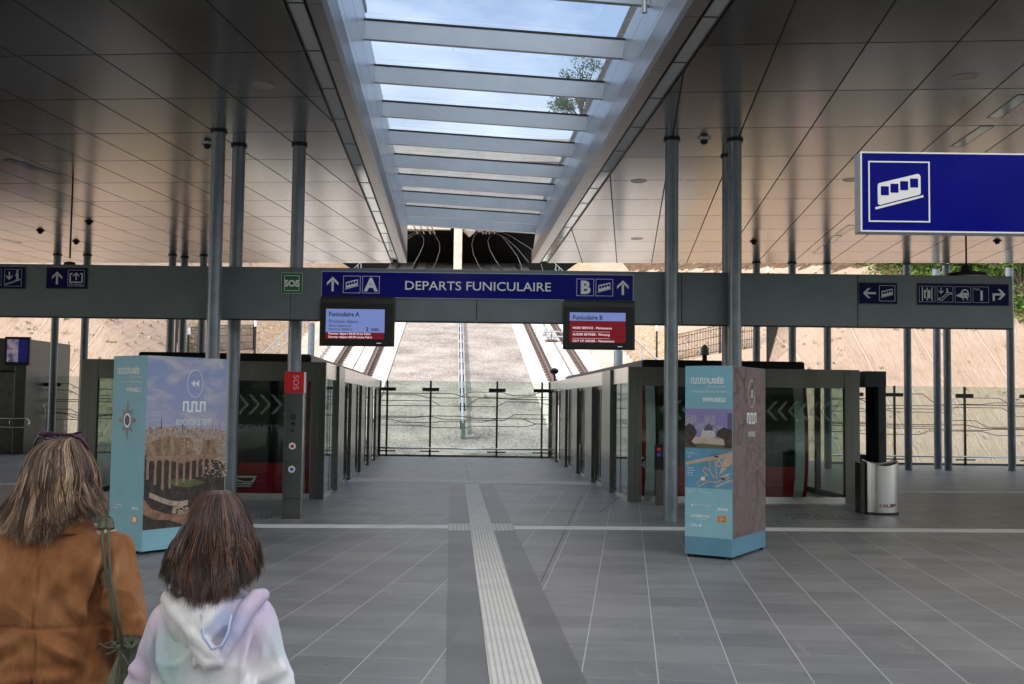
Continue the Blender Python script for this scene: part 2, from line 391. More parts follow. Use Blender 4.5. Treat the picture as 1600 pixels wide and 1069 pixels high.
slab(-42, -1.775, CZ, CZ+.35, 'ceiling', ceil_m, roof)
slab(2.825, 42, CZ, CZ+.35, 'ceiling', ceil_m, roof)
# narrow margin panels between the light channel and the opening
def margin_mat(name):
    t = NT(name); P = t.pos()
    b = t.math('DIVIDE', t.dot(P, (-math.sin(ca), math.cos(ca), 0)), 1.8)
    db = t.math('MULTIPLY', t.math('SUBTRACT', .5, t.math('ABSOLUTE', t.math('SUBTRACT', t.math('FRACT', b), .5))), 1.8)
    g = t.math('LESS_THAN', db, .007); n = t.noise(2, 5)
    t.set(Base_Color=t.mix(g, t.ramp(n, [(.3,(.33,.315,.30)),(.7,(.39,.37,.35))]), (.004,.004,.004)), Metallic=.8, Roughness=.3); return t.m
marg_m = margin_mat('margin_panels')
slab(-1.525, UL, CZ, CZ+.35, 'margin_panel', marg_m, roof)
slab(UR, 2.575, CZ, CZ+.35, 'margin_panel', marg_m, roof)
diff_m = glassy('diffuser_glass', (.5,.5,.5), .10, .08, (.62,.62,.60), .85)
for u0, u1 in ((-1.775,-1.525),(2.575,2.825)):
    mb = MB(F); ve = min(ufront(u0), ufront(u1))-.03
    for a in (u0, u1-.012): mb.box(a, a+.012, VB, ve, CZ+.002, CZ+.12)
    mb.box(u0+.012, u1-.012, VB, ve, CZ+.10, CZ+.12)
    for a in (u0+.03, u1-.045): mb.box(a, a+.015, VB, ve, CZ+.004, CZ+.10)
    v = VB
    while v < ve: mb.box(u0+.045, u1-.045, v, v+.03, CZ+.006, CZ+.10); v += 1.5
    ch = mb.build('light_channel', steel_dark, roof)
    v = VB+.03
    while v+1.47 < ve:
        m2 = MB(F); m2.box(u0+.046, u1-.046, v+.001, v+1.469, CZ+.012, CZ+.022); m2.build('diffuser', diff_m, ch); v += 1.5
    m2 = MB(F); m2.box(u0, u1, VB, ve, CZ+.13, CZ+.35); m2.build('channel_back', black, ch)

# skylight shaft
sky_o = MB(F)
VE = ufront(0)+.0
ZL, ZR, URT = 7.27, 7.10, 2.50
sky_par = None
def shaft_mat(name):
    t = NT(name); P = t.pos()
    b = t.math('DIVIDE', t.dot(P, (-math.sin(ca), math.cos(ca), 0)), 2.07)
    db = t.math('MULTIPLY', t.math('SUBTRACT', .5, t.math('ABSOLUTE', t.math('SUBTRACT', t.math('FRACT', t.math('ADD', b, .35)), .5))), 2.07)
    sx = t.n.new('ShaderNodeSeparateXYZ'); t.l.new(P, sx.inputs[0]); z = sx.outputs[2]
    g1 = t.math('LESS_THAN', t.math('ABSOLUTE', t.math('SUBTRACT', z, 6.35)), .008)
    g2 = t.math('LESS_THAN', t.math('ABSOLUTE', t.math('SUBTRACT', z, 6.83)), .008)
    g = t.math('MAXIMUM', t.math('MAXIMUM', g1, g2), t.math('MULTIPLY', t.math('LESS_THAN', db, .004), .5))
    n = t.noise(1.2, 4)
    t.set(Base_Color=t.mix(g, t.ramp(n, [(.3,(.46,.51,.56)),(.7,(.53,.58,.63))]), (.03,.03,.04)), Metallic=.35, Roughness=.32); return t.m
shaft_m = shaft_mat('skylight_lining')
mb = MB(F)
mb.box(UL-.06, UL, VB, ufront(UL), CZ-.002, ZL+.1)
mb.add([(UR,VB,CZ-.002),(UR+.06,VB,CZ-.002),(URT+.06,VB,ZR+.1),(URT,VB,ZR+.1),(UR,ufront(UR),CZ-.002),(UR+.06,ufront(UR),CZ-.002),(URT+.06,ufront(UR),ZR+.1),(URT,ufront(UR),ZR+.1)],
       [(0,1,2,3),(7,6,5,4),(0,4,5,1),(1,5,6,2),(2,6,7,3),(3,7,4,0)])
skylight = mb.build('skylight', shaft_m, roof)
def rung(v, h0, h1, th, name='crossbeam'):
    mb = MB(F); x0, x1 = UL+.001, URT-.004
    zl, zr = ZL, ZR
    mb.add([(x0,v,zl-h1),(x1,v,zr-h1),(x1,v+th,zr-h1),(x0,v+th,zl-h1),(x0,v,zl-h0),(x1,v,zr-h0),(x1,v+th,zr-h0),(x0,v+th,zl-h0)],
           [(0,3,2,1),(4,5,6,7),(0,1,5,4),(1,2,6,5),(2,3,7,6),(3,0,4,7)])
    return mb.build(name, alu, skylight)
for k in range(14):
    v = 29.55-2.07*k
    if v > VB: rung(v, .012, .30, .09)
rung(ufront(UL)-.32, .005, .33, .2, 'end_beam')
# dark gasket lines where the glass meets every crossbeam
mb = MB(F)
for k in range(14):
    v = 29.55-2.07*k-.012
    if v > VB: mb.add([(UL,v,ZL-.03),(URT,v,ZR-.03),(URT,v+.011,ZR-.03),(UL,v+.011,ZL-.03),(UL,v,ZL-.001),(URT,v,ZR-.001),(URT,v+.011,ZR-.001),(UL,v+.011,ZL-.001)],
           [(0,3,2,1),(4,5,6,7),(0,1,5,4),(1,2,6,5),(2,3,7,6),(3,0,4,7)])
mb.build('gasket', black, skylight)
gsky = glassy('skylight_glass', (.86,.90,.95), .01, .01, (.6,.65,.7), .04)
mb = MB(F); mb.add([(UL,VB,ZL),(URT,VB,ZR),(URT,VE-.1,ZR),(UL,VE-.1,ZL),(UL,VB,ZL+.03),(URT,VB,ZR+.03),(URT,VE-.1,ZR+.03),(UL,VE-.1,ZL+.03)],
           [(0,3,2,1),(4,5,6,7),(0,1,5,4),(1,2,6,5),(2,3,7,6),(3,0,4,7)])
mb.build('glass_pane', gsky, skylight)
# planted gravel bank on top of the canopy beside the skylight
gravel_edge = pbr('pebble_bank', (.36,.29,.21), .9, 0, .35, 9, .8, 40)
mb = MB(F); mb.add([(URT+.08,8,7.0),(URT+.12,8,7.75),(URT+.55,8,8.15),(4.6,8,8.2),(4.6,8,7.0),(URT+.08,31.2,7.0),(URT+.12,31.2,7.65),(URT+.5,31.2,7.95),(4.6,31.2,8.0),(4.6,31.2,7.0)],
   [(0,1,2,3,4),(9,8,7,6,5),(0,5,6,1),(1,6,7,2),(2,7,8,3),(3,8,9,4),(4,9,5,0)])
mb.build('pebble_bank', gravel_edge, roof)
# unseen block added left of the skylight to keep sun off the floor
up = thing('canopy_sun_block', 'plain unseen block added on the canopy left of the skylight to stop the sun', 'sun_block', FV(-8, 15, CZ+.35))
conc = pbr('pale_concrete', (.50,.47,.43), .85, 0, .10, 1.2, .15, 30)
mb = MB(F); mb.box(-14, -2.9, -16, 30.6, CZ+.36, 13.2); mb.build('wall', conc, up)  # main mass of the added sun block
mb = MB(F); mb.box(-14.2, -2.6, -16.2, 30.8, 13.2, 13.35); mb.build('roof', steel_dark, up)  # top sheet of the same added block

# ---- columns
colmb = MB(); colmb.lathe([(.104, 0), (.104, CZ)], 28)
def column(px, Y, label, group):
    p = atY(px, 560, Y)
    if not hasattr(column, 'first'):
        t = thing('column', label, 'column', (p.x, Y, 0), group)
        m = MB(Matrix.Translation((p.x, Y, 0))); m.lathe([(.104, .0), (.104, CZ-.001)], 32); m.build('shaft', column_m, t, smooth=True, angle=40)
        m = MB(Matrix.Translation((p.x, Y, 0))); m.lathe([(.128, CZ-.03), (.128, CZ-.002)], 32); m.build('collar', black, t, smooth=True, angle=40)
        m = MB(Matrix.Translation((p.x, Y, 0))); m.box(-.04, .04, -.108, -.10, .18, .62, bev=.002); m.build('inspection_plate', column_m, t)
        column.first = t; return t
    return dup(column.first, (p.x, Y, 0), label)
gn, gf = 'round grey columns by the departures beam', 'round grey columns along the far canopy edge'
cols = [
 (332, 15.95, 'grey column in front of the beam at left, rising behind the left poster box', gn),
 (364.5, 16.85, 'grey column behind the beam, close right of the foremost left column', gn),
 (460, 16.75, 'grey column passing behind the green square sign, with the red pillar at its foot', gn),
 (1048.5, 16.1, 'grey column standing just left of the right turquoise poster box', gn),
 (1148, 16.1, 'grey column rising from directly behind the right turquoise poster box', gn),
 (1138, 17.15, 'grey column half hidden behind the one above the right poster box', gn),
 (84, 30.2, 'far dark column just right of the booth at the left edge', gf),
 (131, 30.2, 'far dark column above the left end of the left glazed enclosure', gf),
 (265, 30.0, 'far column left of the pair above the left poster box', gf),
 (284, 30.4, 'far column right next to another above the left poster box', gf),
 (314, 30.0, 'far column partly hidden by the foremost left column', gf),
 (1182, 30.0, 'far column above the top right corner of the right poster box', gf),
 (1238, 30.0, 'far column second right from the right poster box', gf),
 (1293, 30.0, 'far column left of the arrow-left funicular sign', gf),
 (1418, 29.9, 'far column right above the steel litter bin', gf),
 (1464, 30.6, 'far column left of a close pair below the long pictogram sign', gf),
 (1480, 29.9, 'far column right of a close pair below the long pictogram sign', gf),
 (1579, 30.1, 'far column at the right end of the beam, nearest the right edge of the view', gf)]
for px, Y, lab, g in cols:
    c = column(px, Y, lab, g); c['group'] = g

# ---- terrain
XC = lambda Y: -2.1-.0543*(Y-42.9)
TRZ = lambda Y: .22*(Y-35)-.35
def sstep(a, b, x): x = max(0, min(1, (x-a)/(b-a))); return x*x*(3-2*x)
def hill_z(x, y):
    u = x-XC(y); au = abs(u); tz = TRZ(max(y, 34.5))
    nz_ = noise.noise(Vector((x*.12, y*.12, 0)))*.6 + noise.noise(Vector((x*.5, y*.5, 3)))*.12
    if y > 103.5:
        return 27.6 + sstep(103, 135, y)*2 + nz_*1.2 + (2 if au > 15 else 0)*sstep(15, 30, au)
    front = -.5+.70*(y-36.2) + (.15*(y-45) if y > 45 else 0)
    lat = tz + (.0 if au < 8.8 else .62*(au-8.8)) - .5
    z = min(front, lat)
    if au < 8.8: z = tz-.35
    z = min(z, 30)
    if z > 3 or au > 11: z += nz_*(.55 if au > 11 else 0)*sstep(36, 42, y)
    return z
def hill_mat():
    t = NT('hill_matting'); P = t.pos()
    sx = t.n.new('ShaderNodeSeparateXYZ'); t.l.new(P, sx.inputs[0]); X, Y, Z = sx.outputs
    n1 = t.noise(.35, 6, .65, vec=P); n2 = t.noise(2.2, 7, .7, vec=P); n3 = t.noise(14, 3, .6, vec=P); n4 = t.noise(1.6, 8, .72, vec=P, sc3=(3, .5, .5))
    s = t.math('ADD', t.math('MULTIPLY', n1, .45), t.math('ADD', t.math('MULTIPLY', n2, .25), t.math('MULTIPLY', n4, .3)))
    mat_c = t.ramp(s, [(.30, (.21,.145,.10)), (.45, (.37,.27,.205)), (.60, (.44,.33,.26)), (.8, (.52,.42,.345))])
    # seams of the matting run straight up the slope every 2.6 m
    w = t.math('ADD', t.math('DIVIDE', t.math('ADD', X, t.math('MULTIPLY', n1, .25)), 2.6), 0)
    d = t.math('ABSOLUTE', t.math('SUBTRACT', t.math('FRACT', w), .5))
    seam = t.math('LESS_THAN', d, .012)
    seam2 = t.math('LESS_THAN', t.math('ABSOLUTE', t.math('SUBTRACT', d, .03)), .01)
    mat_c = t.mix(t.math('MULTIPLY', seam, .4), mat_c, (.56,.47,.40)); mat_c = t.mix(t.math('MULTIPLY', seam2, .5), mat_c, (.28,.2,.15))
    spots = t.ramp(t.noise(1.1, 8, .75, vec=P, sc3=(1,1,2)), [(.64, (0,0,0)), (.70, (1,1,1))])
    mat_c = t.mix(t.math('MULTIPLY', spots, .5), mat_c, (.20,.135,.09))
    # rubble beside the cutting
    vor = t.n.new('ShaderNodeTexVoronoi'); vor.inputs['Scale'].default_value = 7; t.l.new(P, vor.inputs['Vector'])
    v2 = t.n.new('ShaderNodeTexVoronoi'); v2.inputs['Scale'].default_value = 2.6; t.l.new(P, v2.inputs['Vector'])
    rub = t.mix(.5, t.ramp(vor.outputs['Distance'], [(.0, (.62,.50,.39)), (.45, (.38,.27,.18)), (.7, (.18,.11,.06))]), t.ramp(n2, [(.3,(.33,.21,.13)),(.7,(.55,.43,.32))]))
    rub = t.mix(t.math('MULTIPLY', t.math('LESS_THAN', v2.outputs['Distance'], .16), .5), rub, (.80,.74,.66))
    u = t.math('ABSOLUTE', t.math('ADD', X, t.math('ADD', 2.1, t.math('MULTIPLY', t.math('SUBTRACT', Y, 42.9), .0543))))
    ue = t.math('ADD', u, t.math('MULTIPLY', t.math('SUBTRACT', n1, .5), 7))
    far = t.math('GREATER_THAN', Y, 102)
    mk = t.math('MAXIMUM', t.math('LESS_THAN', ue, 11.8), far)
    far_c = t.mix(.6, t.ramp(n2, [(.3,(.16,.15,.11)),(.7,(.44,.41,.34))]), t.ramp(n3, [(.35,(.10,.10,.07)),(.7,(.50,.47,.40))]))
    rub = t.mix(far, rub, far_c)
    c = t.mix(mk, mat_c, rub)
    # dark soil under the trees, upper right
    veg = t.math('SUBTRACT', t.math('ADD', Z, t.math('MULTIPLY', X, .55)), t.math('MULTIPLY', t.math('SUBTRACT', n1, .5), 4))
    vm = t.math('MULTIPLY', t.math('GREATER_THAN', veg, 17.0), t.math('GREATER_THAN', X, 9))
    c = t.mix(vm, c, t.ramp(n2, [(.35,(.05,.035,.02)),(.6,(.16,.10,.06)),(.8,(.10,.12,.04))]))
    t.set(Base_Color=c, Roughness=.95); t.p.inputs['Specular IOR Level'].default_value = .15
    t.bump(t.math('ADD', n3, t.math('MULTIPLY', n4, 2.5)), .9, .06); return t.m
mb = MB(); NX, ys = 150, [34.4+ (i*.45 if i < 60 else 27+(i-60)*1.1) for i in range(124)]
ys = [y for y in ys if y < 103.4] + [103.6] + [104+i*4 for i in range(14)]
xs = [-75+ i*150/NX for i in range(NX+1)]
for j, y in enumerate(ys):
    for x in xs: mb.v.append(Vector((x, y, hill_z(x, y))))
W = len(xs)
for j in range(len(ys)-1):
    for i in range(W-1):
        y = ys[j]; u = abs(xs[i]+.5-XC(y)); 
        if 99.5 < y < 103.5 and u < 15.5: continue
        a = j*W+i; mb.f.append((a, a+1, a+W+1, a+W))
hill_m = hill_mat()
struct(mb.build('hillside', hill_m, smooth=True))

# ---- gravel strip and tracks
def gravel_mat(name, base):
    t = NT(name); P = t.pos()
    vor = t.n.new('ShaderNodeTexVoronoi'); vor.inputs['Scale'].default_value = 11; t.l.new(P, vor.inputs['Vector'])
    n1 = t.noise(.5, 6, .65, vec=P); n2 = t.noise(6, 5, .7, vec=P); n3 = t.noise(30, 2, .7, vec=P)
    s = t.math('ADD', t.math('MULTIPLY', vor.outputs['Distance'], -.22), t.math('ADD', t.math('MULTIPLY', n1, .55), t.math('ADD', t.math('MULTIPLY', n2, .35), t.math('MULTIPLY', n3, .25))))
    t.set(Base_Color=t.ramp(s, [(.28, tuple(c*.22 for c in base)), (.42, tuple(c*.66 for c in base)), (.56, tuple(c*1.05 for c in base)), (.8, tuple(min(1, c*1.5) for c in base))]), Roughness=.95)
    t.bump(t.math('ADD', n3, vor.outputs['Distance']), 1., .05); return t.m
def strip(name, u0, u1, dz, mat, y0=34.5, y1=140, parent=None, M=None, th=.3):
    n = int((y1-y0)/2)+1; mb = MB()
    for i in range(n+1):
        y = y0+(y1-y0)*i/n; z = TRZ(y)+dz
        for u in (u0, u1):
            for q in (0, -th): mb.v.append(Vector((XC(y)+u, y, z+q)))
    for i in range(n):
        a = i*4; mb.f += [(a, a+2, a+6, a+4), (a+1, a+5, a+7, a+3), (a, a+4, a+5, a+1), (a+2, a+3, a+7, a+6)]
    mb.f += [(0,1,3,2), (n*4, n*4+2, n*4+3, n*4+1)]
    return mb.build(name, mat, parent)
gravel_m = gravel_mat('grey_gravel', (.44,.39,.35))
struct(strip('gravel_bed', -3.34, 3.34, -.02, gravel_m))
slab_m = (lambda: None)
def slab_mat():
    t = NT('track_concrete'); P = t.pos(); sx = t.n.new('ShaderNodeSeparateXYZ'); t.l.new(P, sx.inputs[0])
    d = t.math('ABSOLUTE', t.math('SUBTRACT', t.math('FRACT', t.math('DIVIDE', sx.outputs[1], 4.2)), .5)); g = t.math('LESS_THAN', d, .006)
    n = t.noise(.9, 6, .65, vec=P); n2 = t.noise(7, 5, .7, vec=P, sc3=(3,.3,1))
    s = t.math('ADD', t.math('MULTIPLY', n, .6), t.math('MULTIPLY', n2, .4))
    t.set(Base_Color=t.mix(g, t.ramp(s, [(.3,(.40,.36,.32)),(.5,(.55,.51,.46)),(.75,(.63,.59,.55))]), (.2,.17,.15)), Roughness=.85); return t.m
slab_m = slab_mat()
rail_m = pbr('rusty_rail', (.14,.10,.085), .6, .4, .2, 8)
galv = pbr('galvanised', (.55,.58,.62), .4, .6, .12, 10)
for side, lab in ((-1, 'left funicular track climbing on a pale concrete slab, train rails and rollers'), (1, 'right funicular track climbing on a pale concrete slab, right of the gravel')):
    t = thing('funicular_track', lab, 'railway track', (XC(36)+side*5.2, 36, TRZ(36)), 'funicular tracks')
    u0, u1 = sorted((side*3.36, side*7.1))
    strip('track_slab', u0, u1, .02, slab_m, parent=t)
    for r in (-.86, .86):
        c = side*5.2+r
        mb = MB()
        strip('rail', c-.05, c+.05, .20, rail_m, parent=t, th=.14)
        strip('rail_foot', c-.13, c+.13, .075, rail_m, parent=t, th=.05)
        y = 35.5; m = MB()
        while y < 99:
            z = TRZ(y)+.03; X = XC(y)+c; k = min(1, 1)
            m.box(X-.23, X+.23, y, y+.3, z-.02, z+.075+.02); m.box(X-.15, X-.095, y+.05, y+.17, z+.09, z+.15); m.box(X+.095, X+.15, y+.05, y+.17, z+.09, z+.15)
            y += .62
        o = m.build('rail_clips', rail_m, t); o['kind'] = 'stuff'
    m = MB(); c = side*5.2+.12
    m.v = []; 
    strip('cable', c-.018, c+.018, .22, black, parent=t, th=.03)
    for y in (48.5, 60.5, 62.4, 78, 90):
        mb = MB(); z = TRZ(y)+.04; X = XC(y)+c
        mb.box(X-.34, X+.34, y-.2, y+.5, z-.02, z+.10)
        sh = mb.build('roller_base', rail_m, t)
        mb = MB()
        for s_ in (-1, 1):
            for q in (0, .22):
                mb.tube([(X+s_*.06, y+q, z+.12), (X+s_*.4, y+q, z+.30), (X+s_*.85, y+q, z+.22)], .035, 6)
        mb.box(X-.3, X-.05, y-.05, y+.25, z+.22, z+.42); mb.box(X+.05, X+.3, y-.05, y+.25, z+.22, z+.42)
        mb.build('cable_roller', galv, t, smooth=False)
# channel rising up the middle of the gravel
ch = thing('cable_duct', 'long galvanised duct rail running up the middle of the gravel strip', 'cable duct', (XC(38)+.12, 38, TRZ(38)))
for nm, a, b, r in (('duct', 39.0, 98, .05), ('side_rail', 43.0, 98, .022)):
    mb = MB()
    for du in ((0,) if nm == 'duct' else (-.13, .13)):
        mb.tube([(XC(y)+.12+du, y, TRZ(y)+.25+(0 if nm == 'duct' else -.02)) for y in (a, (a+b)/2, b)], r, 8)
    mb.build(nm, galv, ch)
mb = MB()
for y in range(40, 98, 3): mb.box(XC(y)+.02, XC(y)+.22, y, y+.05, TRZ(y)-.05, TRZ(y)+.3)
mb.build('bracket', steel, ch)
mb = MB(); mb.box(XC(38.6)+.06, XC(38.6)+.2, 38.5, 38.7, TRZ(38.6)-.1, 1.0); mb.build('end_post', pbr('green_grey_paint',(.12,.19,.17),.5), ch)
mb = MB(); mb.box(XC(46)-1.0, XC(46)+1.1, 45.4, 46.6, TRZ(46)-.2, TRZ(46)+.06); tag(mb.build('concrete_cover', slab_m), 'pale concrete cover slab lying on the gravel beneath the duct rail', 'cover slab')
# stairs with railings either side
rail_g = pbr('railing_grey', (.45,.48,.52), .4, .6)
for side, lab in ((-1, 'pale concrete service stairs beside the left track'), (1, 'pale concrete service stairs beside the right track, behind the red screen')):
    t = thing('service_stairs', lab, 'stairs', (XC(40)+side*8, 40, TRZ(40)), 'service stairs up the slope')
    mb = MB(); y = 36
    while y < 99:
        X = XC(y); u0, u1 = sorted((side*7.12, side*8.9)); z = TRZ(y)
        mb.box(X+u0, X+u1, y, y+.98, z-.6, z+.26); y += 1.0
    mb.build('steps', slab_m, t)
    mb = MB(); us = side*9.0
    for h in (.55, 1.1): mb.tube([(XC(y)+us, y, TRZ(y)+.2+h) for y in (40, 98)], .03, 6)
    for y in range(40, 99, 3): mb.bar((XC(y)+us, y, TRZ(y)-.5), (XC(y)+us, y, TRZ(y)+1.3), .05)
    mb.build('railing', rail_g, t)

# ---- tunnel portal
pt = thing('tunnel_portal', 'pale concrete portal with two dark bores split by a pillar', 'tunnel portal', (XC(100), 100, TRZ(100)))
xc = XC(100); zt = TRZ(100)-.4
mb = MB(); W2, H2 = 13.6, 18.5
pale = pbr('portal_concrete', (.56,.52,.47), .85, 0, .1, .6, .1, 8)
mb.box(xc-W2-2.2, xc-W2, 99.2, 101.2, zt, H2+2); mb.box(xc+W2, xc+W2+3.0, 99.2, 101.2, zt, H2+2)
mb.box(xc-W2, xc+W2, 99.6, 101.2, H2+.9, H2+6.2)
mb.box(xc-W2-3, xc+W2+3, 99.3, 103.4, H2+6.2, H2+8.4)
mb.build('wall', pale, pt)
mb = MB(); pc = atY(715.5, 400, 99.3).x; mb.box(pc-.38, pc+.38, 98.9, 99.7, zt, H2+.9); mb.build('pillar', pbr('pillar_concrete', (.58,.52,.44), .8), pt)
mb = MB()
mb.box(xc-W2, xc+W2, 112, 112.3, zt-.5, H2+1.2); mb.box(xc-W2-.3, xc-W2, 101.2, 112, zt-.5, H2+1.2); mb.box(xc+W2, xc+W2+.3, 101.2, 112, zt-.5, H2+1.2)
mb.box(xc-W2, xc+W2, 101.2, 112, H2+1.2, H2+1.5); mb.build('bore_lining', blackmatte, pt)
mb = MB()
for a, b in ((-9.5,-.8),(1.,9.5)):
    mb.box(xc+a, xc+b, 100.0, 100.6, H2-.3, H2+.7); mb.lathe([(.05, 0), (.6, .5), (.6, 1.5)], 12, Matrix.Translation((xc+a, 100, H2-1)))
mb.build('cross_girder', pale, pt)
mb = MB()
for px, ys_ in ((650,None),):
    pass
def pxl(pts, Y, r): mb.tube([atY(x, y, Y) for x, y in pts], r, 5)
for pts in ([(650,355),(656,364),(662,372),(662,382),(655,398),(648,410),(640,425)], [(668,355),(680,368),(687,380),(687,392),(682,408),(672,428)],
            [(752,358),(741,368),(737,382),(740,398),(748,415),(757,428)], [(764,358),(769,364),(762,376),(765,390),(775,408),(790,428)],
            [(768,360),(785,370),(797,385),(808,400),(814,414),(816,428)], [(778,360),(800,370),(812,378),(822,384),(840,396)],
            [(770,362),(790,372),(808,388),(826,410)], [(655,362),(645,368),(636,374)], [(653,358),(646,364),(636,370)], [(845,412),(849,425)], [(610,412),(610,422)]):
    mb = MB(); pxl(pts, 102.5, .022); mb.build('hanging_cable', rail_g, pt, smooth=True)
mb = MB()
for px in (645,655,665,672,752,762,772,780):
    mb = MB(); a = atY(px, 350, 99.4); b = atY(px+random.choice((-8,8)), 366, 99.4); mb.bar(a, b, .12); mb.build('cable_bracket', rail_m, pt)
for x0, x1, y in ((638,676,360),(746,786,362)):
    mb = MB(); mb.bar(atY(x0, y, 99.4), atY(x1, y, 99.4), .12); mb.build('cable_bracket', rail_m, pt)

# ---- departures beam
BY = 16.33
bt = atY(745, 421.3, BY).z; bb = atY(745, 503, BY).z
xr = atY(1583, 470, BY).x
beam = thing('departures_beam', 'long grey clad beam spanning the concourse and carrying the signs', 'beam', (xr/2, BY+.08, bb))
cuts = [-12.4] + [atY(x, 460, BY).x for x in (-250, 454, 745, 1065, 1340)] + [xr]
cuts = sorted(cuts)
for a, b in zip(cuts, cuts[1:]):
    mb = MB(); mb.box(a+.004, b-.004, BY, BY+.13, bb, bt, bev=.006); mb.build('cladding_panel', beam_m, beam)
mb = MB(); mb.box(cuts[0], xr-.02, BY+.02, BY+.11, bb+.02, bt-.02); mb.build('core', black, beam)
mb = MB(); mb.box(cuts[0]+.01, xr-.01, BY+.005, BY+.125, bb-.014, bb-.001); mb.build('bottom_trim', black, beam)

# ---- unseen dark slope added behind the camera to block low sky and reflections
mb = MB(); rnd = random.Random(2); nx = 60
for j, (y, z) in enumerate(((-34,-.5),(-36,6),(-44,13),(-60,22),(-90,34))):
    for i in range(nx+1):
        x = -140+280*i/nx; mb.v.append(Vector((x, y+rnd.uniform(-1.5,1.5), z+rnd.uniform(-1,1)*(0 if j == 0 else 1.2))))
for j in range(4):
    for i in range(nx): a = j*(nx+1)+i; mb.f.append((a, a+nx+1, a+nx+2, a+1))
struct(mb.build('rear_sky_block', pbr('sky_block_green', (.07,.085,.04), .95, 0, .5, .4, 1., 3)))
# ================================================================ SIGNS
def face_frame(x0, y0, x1, y1, Y):
    """local frame (x right, y up, z to the viewer) centred on a box at depth Y; returns frame, half width, half height"""
    c = atY((x0+x1)/2, (y0+y1)/2, Y); w = (x1-x0)/FPX*Y; h = (y1-y0)/FPX*Y
    return Matrix.Translation(c) @ Matrix.Rotation(R(90), 4, 'X'), w/2, h/2
T2 = lambda M, x, y, s=1.: M @ Matrix.Translation((x, y, 0)) @ Matrix.Diagonal((s, s, 1, 1))
def fun_icon(w, b, M, frame=True, z0=0.):
    """funicular car on its track inside a square outline; w = white builder, b = blue builder, unit square"""
    if frame: w.frame(-.5, .5, -.5, .5, .022, z0, z0+.003, M)
    body = [(-.348,.10),(-.33,.135),(.30,.295),(.335,.285),(.35,.25),(.35,-.02),(.335,-.045),(-.31,-.222),(-.335,-.215),(-.348,-.19)]
    w.poly(body, z0, z0+.003, M); w.poly([(-.392,-.262),(-.385,-.298),(.395,-.085),(.390,-.052)], z0, z0+.003, M)
    for x, y in ((-.235,.012),(-.078,.056),(.08,.10),(.242,.145)):
        b.poly([(x-.064,y+.06),(x-.058,y+.072),(x+.060,y+.072),(x+.066,y+.06),(x+.066,y-.062),(x+.060,y-.074),(x-.058,y-.074),(x-.064,y-.062)], z0+.001, z0+.005, M)
def arrow(w, M, ang=0.):
    M = M @ Matrix.Rotation(R(ang), 4, 'Z')
    w.rect(-.07, .07, -.45, .22, 0, .003, M)
    w.poly([(0,.47),(-.36,.11),(-.36,-.07),(0,.29),(.36,-.07),(.36,.11)], 0, .0031, M)
def sign(name, label, cat, box, Y, th, face, framecol=None, group=None, edge=.008):
    M, hw, hh = face_frame(*box, Y)
    t = thing(name, label, cat, tuple(M.translation), group)
    mb = MB(M); mb.box(-hw, hw, -hh, hh, -th, -.004); mb.build('sign_box', framecol or steel_dark, t)
    mb = MB(M); mb.rect(-hw+edge, hw-edge, -hh+edge, hh-edge, -.004, -.001); mb.build('sign_face', face, t)
    return t, M, hw, hh
frame_l = pbr('light_sign_frame', (.55,.58,.60), .35, .5, .04)
# main departures sign
t, M, hw, hh = sign('departures_sign', 'long blue sign reading DEPARTS FUNICULAIRE with arrows, on the grey beam', 'sign', (501, 426.5, 991, 467.5), BY-.02, .05, blue_s, frame_l)
# the sign follows the world horizontal, so centre coordinates are used for the writing
w, b = MB(M), MB(M); S = BY/FPX
X = lambda px: (px-746)*S
s1 = 27*S
arrow(w, T2(M.inverted() @ M, X(519), 0, 25*S)); fun_icon(w, b, T2(I4, X(549), 0, s1)); 
w.frame(X(579)-s1/2, X(579)+s1/2, -s1/2, s1/2, .022*s1, 0, .003); w.text('A', 20*S, align='CENTER', x=X(579), y=-7.2*S*1.3, bold=.012, z=.002)
w.text('DEPARTS FUNICULAIRE', 14.2*S*1.0, align='CENTER', x=X(746.5), y=-7.0*S, z=.002, sx=1.12, bold=.001)
w.frame(X(915)-s1/2, X(915)+s1/2, -s1/2, s1/2, .022*s1, 0, .003); w.text('B', 20*S, align='CENTER', x=X(915), y=-7.2*S*1.3, bold=.012, z=.002)
fun_icon(w, b, T2(I4, X(945), 0, s1)); arrow(w, T2(I4, X(974), 0, 25*S))
w.build('lettering', white_p, t); b.build('pictogram_windows', blue_s, t)

# green SOS sign
t, M, hw, hh = sign('emergency_sign', 'square green SOS sign on the beam left of the long blue sign', 'sign', (439.5, 426, 472.5, 459), BY-.03, .05, green_s, frame_l)
w = MB(M); w.frame(-hw*.72, hw*.72, -hh*.74, hh*.74, .008); w.text('SOS', 10*S, align='CENTER', y=-5*S, z=.002, sx=.98, bold=.006); w.build('lettering', white_p, t)

